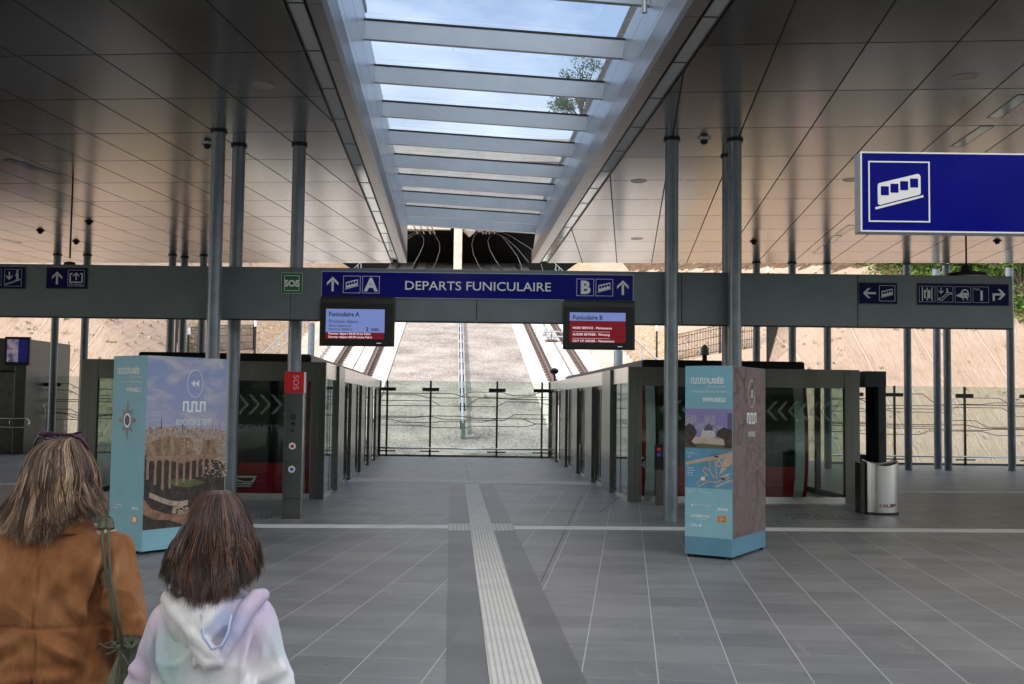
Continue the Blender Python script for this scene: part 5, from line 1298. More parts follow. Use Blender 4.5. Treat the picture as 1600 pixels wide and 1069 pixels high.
mb = MB(Matrix.Translation((p.x, 11, p.z-.12))); mb.lathe([(.03,0),(.03,.42)], 16); mb.build('tube', frame_l, t, smooth=True, angle=40)
mb = MB(Matrix.Translation((p.x, 11, p.z-.12))); mb.lathe([(.033,.42),(.033,.60)], 16); mb.build('mount', steel_dark, t, smooth=True, angle=40)

# security camera on a stalk by the right doors
p = atY(866, 580, 33.6); t = thing('stalk_camera', 'small dark camera on a stalk at the end of the right enclosure', 'security camera', (p.x, 33.6, 2.4))
mb = MB(); mb.tube([(p.x+.02, 33.6, 2.41), (p.x, 33.6, p.z)], .03, 8); mb.build('stalk', steel_dark, t); mb = MB(Matrix.Translation(p)); mb.ell((0,0,0),.14,.12,.1); mb.build('head', black, t, smooth=True)
# small periscope vent on the right enclosure
p = atY(1101, 563, 24); t = thing('roof_vent', 'small black domed vent standing above the right enclosure', 'vent', (p.x, 24, 2.6))
mb = MB(); mb.tube([(p.x, 24, 2.615), (p.x, 24, p.z+.12)], .055, 10); mb.build('pipe', black, t); mb = MB(Matrix.Translation((p.x, 24, p.z+.12))); mb.lathe([(.10,0),(.11,.02),(.09,.06),(.10,.08),(.08,.12),(.09,.14),(.06,.2),(.01,.24)], 16); mb.build('cowl', galv, t, smooth=True, angle=40)

# ================================================================ MESH FENCES AND POST LIGHTS ON THE SLOPE
def mesh_fence(label, pts, Ht=1.3, step=.12, posts=True):
    t = thing('mesh_fence', label, 'wire fence', pts[0], 'wire mesh fences on the slope')
    mp_, mw = MB(), MB()
    for a, b in zip(pts, pts[1:]):
        a = Vector(a); b = Vector(b); L = (b-a).length; n = int(L/step)
        for i in range(n+1):
            p = a.lerp(b, i/n); mw.bar(p+Vector((0,0,.05)), p+Vector((0,0,Ht)), .022)
        for h in (.1,.45,.8,1.15,Ht): mw.bar(a+Vector((0,0,h)), b+Vector((0,0,h)), .024)
        m = max(1, int(L/2.4))
        for i in range(m+1): p = a.lerp(b, i/m); mp_.bar(p+Vector((0,0,-.6)), p+Vector((0,0,Ht+.08)), .07)
    mw.build('wire_mesh', black, t); mp_.build('fence_posts', black, t)
def hp(px, py):
    """walk the view ray until it meets the slope"""
    d = ray(px, py); o = Vector((0,0,EYE)); Y = 34.5
    while Y < 100:
        p = o+d*(Y/d.y)
        if p.z < hill_z(p.x, p.y): return p
        Y += .2
    return p
mesh_fence('black wire mesh fence on the slope right of the red screen', [tuple(hp(1050,566)), tuple(hp(1125,552)), tuple(hp(1180,545))])
mesh_fence('black wire mesh fence on the slope left of the green square sign', [tuple(hp(282,560)), tuple(hp(330,552)), tuple(hp(396,548))])
mesh_fence('dark wire fence strip on the rubble right of the right poster box', [tuple(hp(1199,575)), tuple(hp(1217,510))], 2.0, .2)
mesh_fence('dark wire fence strip on the rubble between the far left columns', [tuple(hp(274,560)), tuple(hp(279,512))], 2.0, .2)
for px, py, h, lab in ((294,560,2.6,'post light on the slope between the far left columns'),(398,555,2.4,'post light on the slope just left of the green square sign'),(1026,572,3.4,'post light on the slope between the red screen and the near right column'),(1200,450,1.2,'post light high on the slope above the right poster box')):
    p = hp(px, py); k = .055
    t = thing('post_light', lab, 'post light', tuple(p), 'slim post lights on the slope')
    zt2 = atY(px, {294:512,398:501,1026:508,1200:417}[px], p.y).z; mb = MB(Matrix.Translation(p)); hgt = max(.8, zt2-p.z)
    mb.lathe([(.05,-.4),(.05,hgt-.3)], 12); mb.build('post', steel_dark, t); mb = MB(Matrix.Translation(p)); mb.lathe([(.07,hgt-.3),(.07,hgt)], 12); mb.build('lamp_head', white_p, t)
for px, y0, y1, Yd, lab in ((966,548,580,38.,'thick grey post beside the service stairs, below the red screen'),(487,506,540,52.,'thick grey post on the stairs left of the blue screen')):
    a, b = atY(px, y0, Yd), atY(px, y1, Yd); mb = MB(Matrix.Translation((a.x, Yd, 0))); mb.lathe([(.16, hill_z(a.x, Yd)-.3), (.16, a.z)], 12); mb.lathe([(.10, a.z), (.10, a.z+.05)], 12)
    tag(mb.build('stair_post', pbr('blue_grey_post',(.14,.17,.21),.5,.3), smooth=True, angle=40), lab, 'post')
# ================================================================ VEGETATION
def leaf_mat(name, cols):
    t = NT(name); g = t.n.new('ShaderNodeNewGeometry'); r = g.outputs['Random Per Island']
    n = t.noise(.5, 3, vec=g.outputs['Position'])
    f = t.math('ADD', t.math('MULTIPLY', r, .6), t.math('MULTIPLY', n, .4))
    t.set(Base_Color=t.ramp(f, [(.25, cols[0]), (.5, cols[1]), (.8, cols[2])]), Roughness=.6)
    t.p.inputs['Specular IOR Level'].default_value = .25
    tr = t.n.new('ShaderNodeBsdfTranslucent'); t.l.new(t.p.inputs['Base Color'].links[0].from_socket, tr.inputs[0])
    m = t.n.new('ShaderNodeMixShader'); m.inputs[0].default_value = .3; t.l.new(t.p.outputs[0], m.inputs[1]); t.l.new(tr.outputs[0], m.inputs[2]); t.l.new(m.outputs[0], t.out.inputs[0]); return t.m
leaf_a = leaf_mat('leaves_bright', ((.05,.11,.015),(.10,.20,.03),(.20,.34,.07)))
leaf_b = leaf_mat('leaves_dark', ((.03,.06,.012),(.06,.11,.02),(.12,.19,.05)))
bark = pbr('bark', (.10,.07,.05), .9, 0, .3, 6, .6, 20, sc3=(1,1,.2))
def leaves(mb, c, r, n, rnd, size):
    for i in range(n):
        while True:
            p = Vector((rnd.uniform(-1,1), rnd.uniform(-1,1), rnd.uniform(-1,1)))
            if .25 < p.length < 1: break
        p = Vector((p.x*r[0], p.y*r[1], p.z*r[2]))+c
        a = Vector((rnd.gauss(0,1), rnd.gauss(0,1), rnd.gauss(0,1)+.3)).normalized(); b = a.orthogonal().normalized(); b.rotate(Matrix.Rotation(rnd.uniform(0,6.28), 3, a)); d = a.cross(b); s = size*rnd.uniform(.6,1.4)
        mb.add([p-b*s, p+d*s*.45, p+b*s, p-d*s*.45], [(0,1,2,3)])
def tree_proto(seed, H_, R_, leaf, n=26, lsize=.11, per=150, base=.35):
    rnd = random.Random(seed)
    t = thing('tree', 'x', 'tree', (0,0,0))
    tr, cr_ = MB(), MB(); top = Vector((rnd.uniform(-.3,.3), rnd.uniform(-.3,.3), H_*.8))
    tr.tube([(0,0,-.8), (0.05,0,H_*.25), top*.6, top], [H_*.028, H_*.022, H_*.014, H_*.005], 8)
    for i in range(n):
        a = rnd.uniform(0, 6.28); k = rnd.uniform(base, 1.0); rr = R_*math.sin(min(1, (1-k)*1.6+.25)*1.57)*rnd.uniform(.4, 1)
        c = Vector((math.cos(a)*rr, math.sin(a)*rr, H_*k)); st_ = top*(k*.62)
        tr.tube([st_, st_.lerp(c, .5)+Vector((0,0,.1)), c], [H_*.011, H_*.007, H_*.003], 5)
        for _ in range(3):
            e_ = c+Vector((rnd.uniform(-1,1), rnd.uniform(-1,1), rnd.uniform(-.4,.8)))*R_*.3; tr.tube([st_.lerp(c, rnd.uniform(.6,1)), e_], [H_*.004, H_*.0012], 4)
        q = rnd.uniform(.5, 1)*R_*.36; leaves(cr_, c, (q, q, q*.7), int(per*rnd.uniform(.6,1.3)), rnd, lsize)
    tr.build('trunk', bark, t); cr_.build('crown', leaf, t); return t
def put(proto, x, y, z, s, rz, label, first, group='trees on the upper slope'):
    o = proto if first else dup(proto, (0,0,0)); o.location = (x, y, z); o.scale = (s,s,s); o.rotation_euler[2] = rz; o['label'] = label; o['group'] = group; o['category'] = 'tree'; return o
P1, P2 = tree_proto(1, 7.5, 3.0, leaf_b), tree_proto(5, 6.0, 3.0, leaf_a, 24, .12, 170, .2)
spots = [(P1, 104.8, 900, None, 1.15, 'tall tree above the tunnel portal, seen through the skylight against the sky')]
o = atY(912, 200, 106); put(P1, o.x, 106, hill_z(o.x, 106)-.3, 1.2, .4, spots[0][5], True)
o = atY(955, 200, 109); put(P1, o.x, 109, hill_z(o.x, 109)-.3, .85, 2.4, 'smaller tree right behind the tall one above the tunnel portal', False)
rt = [(1385,425,.55,'bright green leafy tree at the top right, just under the canopy edge'),(1445,425,.6,'green tree between the far right columns, above the long pictogram sign'),(1530,428,.6,'green tree right of the round pendant lamp'),(1600,440,.75,'green tree at the right edge of the view, beyond the end of the beam'),
      (1345,412,.35,'low green shrub at the left end of the upper right greenery'),(1490,432,.45,'green shrub under the round pendant lamp'),(1570,470,.5,'green shrub at the right edge just below the canopy'),(1605,490,.45,'lowest green shrub at the right edge of the slope'),(1415,428,.4,'small green shrub between two far right trees')]
for i, (px, py, s, lab) in enumerate(rt):
    p = hp(px, py); put(P2, p.x, p.y+.5, hill_z(p.x, p.y+.5)-.4, s, i*1.3, lab, i == 0)
for i in range(7):
    x = 20+i*4.6; y = 54+(i%3)*3; put(P1, x, y, hill_z(x, y)-.4, 1.0+.1*(i%3), i*2.1, ['second row','back row','third row'][i%3]+' tree on the wooded right hill, %s' % ('nearest the cutting','next outward','midway','behind the right columns','beyond the beam end','toward the far right','outermost')[i], False)
# creeping undergrowth and tufts
rnd = random.Random(11); mb = MB()
for i in range(420):
    px, py = rnd.uniform(1350, 1640), rnd.uniform(411, 520)
    p = hp(px, py)
    if p.z+.55*p.x < 17.2+rnd.gauss(0,.6): continue
    leaves(mb, p+Vector((0,0,.1)), (.5,.5,.25), 34, rnd, .09)
tag(mb.build('undergrowth', leaf_a), 'bright green creeping undergrowth on the dark soil at the upper right', 'undergrowth', None, 'stuff')
mb = MB()
for i in range(230):
    px, py = (rnd.uniform(0, 420), rnd.uniform(410, 600)) if i % 2 else (rnd.uniform(1000, 1600), rnd.uniform(411, 700))
    if i < 36: px, py = rnd.uniform(285, 330), rnd.uniform(495, 550)
    p = hp(px, py)
    if p.y > 95: continue
    r = rnd.uniform(.08, .3)*(1.6 if i < 36 else 1); leaves(mb, p+Vector((0,0,.05)), (r, r, r*.5), int(6+60*r), rnd, .05)
tag(mb.build('weeds', leaf_mat('weeds_green', ((.10,.12,.03),(.18,.22,.07),(.30,.33,.14)))), 'scattered green weeds growing on the beige slopes', 'weeds', None, 'stuff')
# loose stones on the rubble
mb = MB()
for i in range(900):
    side = rnd.choice((-1,1)); y = rnd.uniform(37, 75); u = side*rnd.uniform(9.3, 16); x = XC(y)+u; z = hill_z(x, y); s = rnd.uniform(.03, .09)
    vs = [Vector((rnd.uniform(.6,1)*a*s, rnd.uniform(.6,1)*b*s, rnd.uniform(.5,.9)*c*s))+Vector((x,y,z+.02)) for a,b,c in ((-1,-1,-1),(1,-1,-1),(1,1,-1),(-1,1,-1),(-1,-1,1),(1,-1,1),(1,1,1),(-1,1,1))]
    mb.add(vs, [(0,3,2,1),(4,5,6,7),(0,1,5,4),(1,2,6,5),(2,3,7,6),(3,0,4,7)])
tag(mb.build('loose_stones', pbr('sandstone_rubble', (.42,.31,.215), .9, 0, .3, 1.5)), 'loose sandstone rubble on the banks beside the stairs', 'rubble', None, 'stuff')
# ================================================================ PEOPLE
def remesh(mbs, voxel, smooth_it=2, name='m'):
    """union of closed shapes into one continuous skin; returns a bmesh-ready mesh"""
    me = bpy.data.meshes.new(name); me.from_pydata(mbs.v, [], mbs.f)
    bm = bmesh.new(); bm.from_mesh(me); bmesh.ops.recalc_face_normals(bm, faces=bm.faces); bm.to_mesh(me); bm.free()
    o = bpy.data.objects.new(name, me); COL.objects.link(o)
    m = o.modifiers.new('r', 'REMESH'); m.mode = 'VOXEL'; m.voxel_size = voxel; m.adaptivity = 0
    if smooth_it: s = o.modifiers.new('s', 'SMOOTH'); s.iterations = smooth_it; s.factor = .6
    bpy.context.view_layer.update()
    r = bpy.data.meshes.new_from_object(o.evaluated_get(bpy.context.evaluated_depsgraph_get()))
    bpy.data.objects.remove(o); bpy.data.meshes.remove(me); return r
def cap(mb, p, q, r0, r1, n=16, fx=1.):
    """tapered capsule"""
    p, q = Vector(p), Vector(q); d = (q-p).normalized(); pts, rs = [], []
    for i in range(5): a = math.pi/2*(1-i/4); pts.append(p-d*r0*math.sin(a)); rs.append(max(.002, r0*math.cos(a)))
    for i in range(5): a = math.pi/2*(i/4); pts.append(q+d*r1*math.sin(a)); rs.append(max(.002, r1*math.cos(a)))
    mb.tube(pts, rs, n); return mb
def loft(mb, rings, n=28):
    """rings: (cx, cy, z, rx, ry, exponent)"""
    b = len(mb.v); vs = []
    for cx, cy, z, rx, ry, e in rings:
        for k in range(n):
            a = 2*math.pi*k/n; c, s = math.cos(a), math.sin(a)
            vs.append((cx+rx*math.copysign(abs(c)**(2/e), c), cy+ry*math.copysign(abs(s)**(2/e), s), z))
    fs = [(i*n+k, i*n+(k+1)%n, (i+1)*n+(k+1)%n, (i+1)*n+k) for i in range(len(rings)-1) for k in range(n)]
    fs += [tuple(range(n))[::-1], tuple(range((len(rings)-1)*n, len(rings)*n))]
    return mb.add(vs, fs)
def finish(me, name, mat, parent, world_off, disp=None, smooth=True):
    """me in the person's own frame (feet at the origin); disp(co, normal) -> offset along the normal"""
    if disp:
        nrm = [v.normal.copy() for v in me.vertices]
        for v, n in zip(me.vertices, nrm): v.co += n*disp(v.co, n)
    me.polygons.foreach_set('use_smooth', [True]*len(me.polygons)); me.materials.clear(); me.materials.append(mat); me.name = name
    o = bpy.data.objects.new(name, me); COL.objects.link(o); o.parent = parent; return o
def local(mb, name, mat, parent, smooth=True):
    me = bpy.data.meshes.new(name); me.from_pydata(mb.v, [], mb.f); me.materials.append(mat)
    if smooth: me.polygons.foreach_set('use_smooth', [True]*len(me.polygons))
    o = bpy.data.objects.new(name, me); COL.objects.link(o); o.parent = parent; return o
def hand(mb, w, d, k=1., side=1):
    """w wrist, d direction of the fingers (unit); palm and five separate bent fingers"""
    w, d = Vector(w), Vector(d).normalized(); inn = Vector((-side, 0, 0)); fwd = Vector((0, 1, 0)); pal = w+d*.045*k
    for t_ in (-.028, -.009, .009, .028): cap(mb, w+fwd*t_*.7*k, w+d*.085*k+fwd*t_*k, .013*k, .012*k, 8)
    for t_, L in ((.032,.068),(.011,.078),(-.010,.072),(-.031,.056)):
        a = w+d*.088*k+fwd*t_*k; b_ = a+(d+inn*.18)*L*.45*k; c = b_+(d+inn*.55)*L*.32*k; e = c+(d*.8+inn*.9)*L*.24*k
        cap(mb, a, b_, .0092*k, .0085*k, 8); cap(mb, b_, c, .0085*k, .008*k, 8); cap(mb, c, e, .008*k, .007*k, 8)
    a = w+d*.02*k+fwd*.03*k; b_ = a+(d*.6+fwd*.8+inn*.2)*.04*k; c = b_+(d+fwd*.3+inn*.3)*.035*k
    cap(mb, a, b_, .012*k, .010*k, 8); cap(mb, b_, c, .010*k, .008*k, 8)
def head(mb, c, k):
    """head with face toward +Y"""
    cx, cy, cz = c
    loft(mb, [(cx,cy+.01*k,cz-.115*k,.030*k,.035*k,2),(cx,cy+.03*k,cz-.10*k,.048*k,.050*k,2),(cx,cy+.022*k,cz-.06*k,.062*k,.070*k,2.1),(cx,cy+.010*k,cz-.01*k,.073*k,.088*k,2.1),(cx,cy+.0*k,cz+.04*k,.077*k,.094*k,2),(cx,cy-.005*k,cz+.08*k,.068*k,.083*k,2),(cx,cy-.005*k,cz+.105*k,.045*k,.055*k,2),(cx,cy-.005*k,cz+.117*k,.012*k,.015*k,2)], 24)
    cap(mb, (cx,cy+.094*k,cz+.012*k), (cx,cy+.108*k,cz-.022*k), .008*k, .014*k, 10)      # nose
    cap(mb, (cx-.018*k,cy+.080*k,cz-.055*k), (cx+.018*k,cy+.080*k,cz-.055*k), .009*k, .009*k, 10)   # lips
    cap(mb, (cx,cy+.062*k,cz-.092*k), (cx,cy+.066*k,cz-.09*k), .020*k, .02*k, 10)     # chin
    for s in (-1, 1):
        cap(mb, (cx+s*.045*k,cy+.074*k,cz+.022*k), (cx+s*.018*k,cy+.086*k,cz+.022*k), .009*k, .009*k, 8)   # brow
        cap(mb, (cx+s*.078*k,cy+.0,cz+.015*k), (cx+s*.077*k,cy-.004*k,cz-.03*k), .011*k, .008*k, 8)      # ear
def hair_mat(name, cols, rough=.38):
    t = NT(name); at = t.n.new('ShaderNodeAttribute'); at.attribute_name = 'strand'
    r = t.ramp(at.outputs['Fac'], cols); t.set(Base_Color=r, Roughness=rough); t.p.inputs['Specular IOR Level'].default_value = .55
    t.p.inputs['Anisotropic'].default_value = .6; return t.m
def make_hair(parent, mat, prof, depth, cx, cy, top, nlock, nst, zend, seed, part=0., flick=.02, inner=None, r0=.00105, curl=1., ybias=0., hull=.88):
    """prof: list (z, left, right) half widths; depth: list (z, back, front). strands flow from the parting down to zend(theta)"""
    rnd = random.Random(seed)
    def lin(tab, z, k):
        if z >= tab[0][0]: return tab[0][k]
        for a, b in zip(tab, tab[1:]):
            if z >= b[0]: q = (z-b[0])/(a[0]-b[0]); return b[k]+(a[k]-b[k])*q
        return tab[-1][k]
    def surf(th, z, q):
        c, s = math.cos(th), math.sin(th)
        wx = lin(prof, z, 2) if c > 0 else lin(prof, z, 1); wy = lin(depth, z, 2) if s > 0 else lin(depth, z, 1)
        return Vector((cx+c*wx*q, cy+s*wy*q, z))
    vs, fs, col = [], [], []
    # inner mass so that no gap shows through
    zs_ = [top-.006-(top-.006-(zend(-math.pi/2)+.05))*((i/15)**1.0) for i in range(16)]
    n = 30
    for z in zs_:
        for k in range(n):
            th = 2*math.pi*k/n; q = hull; s = math.sin(th)
            p = surf(th, z, q)
            if s > .25 and z < top-.07: p.y = cy+min(p.y-cy, .02)
            vs.append(p); col.append(.12)
    for i in range(15):
        for k in range(n): fs.append((i*n+k, (i+1)*n+k, (i+1)*n+(k+1)%n, i*n+(k+1)%n))
    fs.append(tuple(range(n)))
    fs.append(tuple(range(15*n, 16*n))[::-1])
    for l in range(nlock):
        th0 = rnd.uniform(-math.pi*1.17, math.pi*.17)        # back half and both sides
        if rnd.random() < .55: th0 = rnd.uniform(-math.pi*.98, -math.pi*.02)
        tone = rnd.random(); lay = rnd.uniform(.86, 1.03); thE = th0+rnd.gauss(0, .10); ze0 = zend(th0)+rnd.gauss(0, .009)
        fl = flick*rnd.uniform(-.5, 1.5); ph = rnd.uniform(0, 6.28); amp = rnd.uniform(.004, .017)*curl; cw = rnd.uniform(.03, .085)
        for s_ in range(nst):
            a = th0+rnd.gauss(0, cw*1.2); e = thE+(a-th0)*rnd.uniform(.25, .95)+rnd.gauss(0, .03)*(s_ % 5 == 0); q0 = lay+rnd.uniform(-.03, .02)+(rnd.uniform(0,.05) if s_ % 17 == 0 else 0); ze = ze0+rnd.gauss(0, .010)
            r_ = r0*rnd.uniform(.6, 1.3); tn = min(1, max(0, tone*.62+rnd.gauss(0, .14)+.15)); N = 15; pts = []
            for i in range(N):
                u = i/(N-1); z = top-(top-ze)*(u**1.35); th = a+(e-a)*u
                p = surf(th, z, q0*(1 if z > top-.02 else 1))
                # near the crown run out of the parting line
                if u < .25: k = 1-u/.25; p.x += part*k*k*1.0; p.z += .004*k
                w_ = amp*max(0, u-.35)*1.5; p.x += math.sin(u*9+ph)*w_; p.y += math.cos(u*7+ph)*w_*.6
                if u > .78: k = (u-.78)/.22; out = Vector((math.cos(th), math.sin(th), 0)); p += out*fl*k*k; p.z += abs(fl)*.35*k*k
                pts.append(p)
            b = len(vs); prev = None
            for i, p in enumerate(pts):
                d = (pts[min(i+1, N-1)]-pts[max(0, i-1)]).normalized(); out = Vector((p.x-cx, p.y-cy, .02)).normalized(); x = d.cross(out)
                if x.length < 1e-4: x = Vector((1,0,0))
                x.normalize(); y = x.cross(d); u = i/(N-1); r = r_*(.5+.9*min(1, u*4))*(1-.82*max(0, (u-.72)/.28))
                vs += [p+x*r, p+y*r*.7, p-x*r]; shade = tn
                col += [shade]*3
            for i in range(N-1):
                for k in range(3): fs.append((b+i*3+k, b+i*3+(k+1)%3, b+(i+1)*3+(k+1)%3, b+(i+1)*3+k))
    me = bpy.data.meshes.new('hair'); me.from_pydata(vs, [], fs); me.materials.append(mat)
    at = me.attributes.new('strand', 'FLOAT', 'POINT'); at.data.foreach_set('value', col); me.polygons.foreach_set('use_smooth', [True]*len(me.polygons))
    o = bpy.data.objects.new('hair', me); COL.objects.link(o); o.parent = parent; return o
def nz3(p, s, o=0): return noise.noise(Vector((p.x*s[0]+o, p.y*s[1]+o, p.z*s[2]+o)))
def fold(p, c, d, w, L, amp):
    """one soft crease: centre c, running along d, width w, half length L"""
    v = p-Vector(c); d = Vector(d).normalized(); a = v.dot(d); b = (v-d*a).length
    g = math.exp(-(a/L)**2)
    return amp*g*(math.exp(-(b/w)**2) - .55*math.exp(-((b-w*1.7)/w)**2))

# ------------------------------------------------ woman
WY = 3.3; wx = atY(90, 800, WY).x
wo = thing('person', 'woman in a tan suede jacket with highlighted shoulder-length hair and sunglasses on her head', 'person', (wx, WY, 0))
bd = MB()
head(bd, (.0,.0,1.495), 1.02)
loft(bd, [(0,-.01,.84,.155,.105,2.3),(0,-.005,.95,.135,.095,2.2),(0,0,1.05,.13,.09,2.2),(0,-.005,1.2,.155,.10,2.2),(0,-.01,1.30,.17,.085,2.2),(0,-.01,1.345,.11,.065,2),(0,-.005,1.37,.058,.058,2),(0,.0,1.43,.054,.056,2)])
for s in (-1, 1):
    cap(bd, (s*.155,-.01,1.305), (s*.235,-.04,1.06), .048, .036); cap(bd, (s*.235,-.04,1.06), (s*.16,.16,.92), .034, .024)
    hand(bd, (s*.155,.175,.91), (-s*.3,.85,-.35), 1., s)
    cap(bd, (s*.085,0,.86), (s*.095,.012,.48), .085, .055); cap(bd, (s*.095,.012,.48), (s*.10,-.01,.10), .052, .036)
    cap(bd, (s*.10,-.03,.055), (s*.115,.13,.035), .036, .03)
finish(remesh(bd, .0065, 2), 'body', skin_m, wo, None)
tr = MB(); loft(tr, [(0,-.01,.80,.175,.125,2.4),(0,-.01,.90,.172,.12,2.3),(0,-.005,1.0,.15,.108,2.2)])
for s in (-1, 1): cap(tr, (s*.088,0,.86), (s*.10,.012,.48), .098, .072); cap(tr, (s*.10,.012,.48), (s*.10,-.01,.13), .070, .058)
finish(remesh(tr, .012, 2), 'trousers', cloth_dark, wo, None)
sh = MB()
for s in (-1, 1): cap(sh, (s*.10,-.045,.05), (s*.118,.15,.038), .046, .038)
finish(remesh(sh, .01, 1), 'shoes', black, wo, None)
def suede():
    t = NT('tan_suede'); n1 = t.noise(4.5, 6, .65, dist=.5); n2 = t.noise(22, 5, .7); n3 = t.noise(9, 5, .6, sc3=(1.0,1,.35), dist=1.)
    f = t.math('ADD', t.math('MULTIPLY', n1, .45), t.math('ADD', t.math('MULTIPLY', n3, .4), t.math('MULTIPLY', n2, .15)))
    t.set(Base_Color=t.ramp(f, [(.34,(.11,.042,.017)),(.46,(.225,.088,.032)),(.58,(.32,.14,.056)),(.72,(.47,.25,.125))]), Roughness=.88, Sheen_Weight=.2)
    t.p.inputs['Sheen Tint'].default_value = (1,.7,.45,1); t.p.inputs['Specular IOR Level'].default_value = .2
    t.bump(t.math('ADD', t.noise(260, 3, .6), t.math('MULTIPLY', n3, 3.)), .35, .006); return t.m
suede_m = suede()
jk = MB()
loft(jk, [(0,-.01,.72,.222,.155,2.5),(0,-.01,.80,.216,.150,2.5),(0,-.01,.92,.190,.138,2.4),(0,-.005,1.02,.180,.128,2.4),(0,-.01,1.12,.190,.130,2.4),(0,-.015,1.22,.203,.128,2.4),(0,-.02,1.285,.200,.112,2.3),(.0,-.02,1.325,.165,.092,2.2),(0,-.015,1.352,.105,.080,2.1),(0,-.01,1.372,.075,.072,2)], 40)
for s in (-1, 1):
    cap(jk, (s*.168,-.015,1.268), (s*.245,-.045,1.05), .072, .062, 20); cap(jk, (s*.245,-.045,1.05), (s*.205,.10,.90), .062, .050, 20)
def jdisp(p, n):
    r1 = 1-abs(nz3(p, (9,9,5), 3)); d = nz3(p, (7,7,3.2))*.010 + (r1**6)*.010 - .004 + nz3(p, (26,26,15), 5)*.003
    for c, dr, w_, L, a in (((.14,-.12,1.10),(.9,0,-1),.020,.07,.010),((.11,-.12,.98),(1,0,-.55),.020,.09,.011),((-.12,-.12,1.0),(1,0,.5),.020,.08,.009),((.02,-.13,.92),(1,0,.16),.018,.12,.009),((-.03,-.13,.86),(1,0,.45),.02,.11,.010),((.16,-.1,.86),(1,0,.6),.018,.08,.010),
                            ((.235,-.07,1.07),(1,0,.2),.016,.05,.008),((.25,-.07,1.00),(1,0,-.2),.015,.05,.007),((-.235,-.07,1.07),(1,0,-.2),.016,.05,.008),((.178,-.10,1.19),(.20,0,1),.018,.09,-.030),((-.178,-.10,1.19),(-.20,0,1),.018,.09,-.030),((-.09,-.13,1.13),(.4,0,1),.024,.08,.006),((.07,-.13,1.20),(.8,0,1),.024,.07,.006)):
        d += fold(p, c, dr, w_, L, a*2.6)
    # yoke seam and centre back seam
    if n.y < -.2:
        if p.z < 1.30: d -= .008*math.exp(-((p.x+.004*math.sin(p.z*30))/.0035)**2)
        if abs(p.x) < .19: d -= .008*math.exp(-((p.z-1.065)/.0035)**2)
    return d
me = remesh(jk, .0065, 3); finish(me, 'jacket', suede_m, wo, None, jdisp)
# collar turned down behind the neck
cl = MB(); N = 34
for rr, z_, oy in ((.070,1.405,0),(.078,1.412,0),(.098,1.378,-.004),(.118,1.345,-.008),(.112,1.338,-.006),(.086,1.36,0),(.070,1.385,0)):
    for k in range(N):
        a = math.pi*(1.0+k/(N-1)) if True else 0; a = math.pi*(.90+1.20*k/(N-1))
        pt_ = .012*abs(math.cos(a))**6
        cl.v.append(Vector((math.cos(a)*rr*1.05, -.012+oy+math.sin(a)*rr*.95, z_+ .010*max(0,math.sin(a)) - (pt_ if z_ < 1.36 else 0))))
for j in range(7):
    for k in range(N-1): cl.f.append((j*N+k, j*N+k+1, ((j+1)%7)*N+k+1, ((j+1)%7)*N+k))
cl.f += [tuple(j*N for j in range(7)), tuple(j*N+N-1 for j in range(7))[::-1]]
local(cl, 'collar', suede_m, wo)
prof = [(1.626,.004,.004),(1.619,.036,.040),(1.60,.068,.076),(1.57,.092,.103),(1.53,.104,.120),(1.49,.110,.127),(1.45,.128,.136),(1.41,.148,.148),(1.375,.158,.162),(1.34,.152,.165),(1.28,.11,.14)]
dep = [(1.626,.004,.004),(1.615,.05,.04),(1.59,.08,.07),(1.55,.105,.09),(1.50,.115,.095),(1.44,.118,.085),(1.38,.125,.08),(1.33,.142,.08),(1.28,.150,.08)]
def wend(th):
    s = -math.sin(th); c = math.cos(th)
    return 1.408 - .072*max(0, s)**2*(1 if c < .35 else .5) - .02*max(0,-c) + .0*c
hm = hair_mat('highlighted_hair', [(.0,(.020,.011,.007)),(.30,(.062,.034,.019)),(.50,(.15,.085,.046)),(.68,(.31,.19,.11)),(.88,(.58,.42,.28))])
prof = [(z, l*.93, r*.93) for z, l, r in prof]
make_hair(wo, hm, prof, dep, 0, -.005, 1.622, 300, 44, wend, 3, part=.03, flick=.020, curl=1.0)
sg = MB()       # sunglasses pushed up on the head
fr = [(-.072,.03,1.545),(-.082,.0,1.596),(-.066,-.012,1.622),(-.04,-.012,1.634),(-.008,-.010,1.634),(.008,-.010,1.634),(.04,-.012,1.634),(.070,-.012,1.624),(.086,.0,1.596),(.078,.03,1.545)]
sg.tube(fr, [.004,.0045,.005,.005,.004,.004,.005,.005,.0045,.004], 8)
plum = pbr('plum_frames', (.045,.008,.024), .3)
so = local(sg, 'sunglasses_frame', plum, wo)
for s in (-1, 1):
    m = MB(Matrix.Translation((s*.039,.004,1.630)) @ Matrix.Rotation(R(-14*s), 4, 'Y') @ Matrix.Rotation(R(18), 4, 'X')); m.lathe([(.030,-.002),(.030,.002)], 24, sy=.78, sx=1.05); local(m, 'lens', gl_dark, so)
    m = MB(Matrix.Translation((s*.039,.004,1.630)) @ Matrix.Rotation(R(-14*s), 4, 'Y') @ Matrix.Rotation(R(18), 4, 'X')); m.tube([(math.cos(a)*.033, math.sin(a)*.025, 0) for a in [i*math.pi/12 for i in range(25)]], .0035, 6); local(m, 'lens_rim', plum, so)
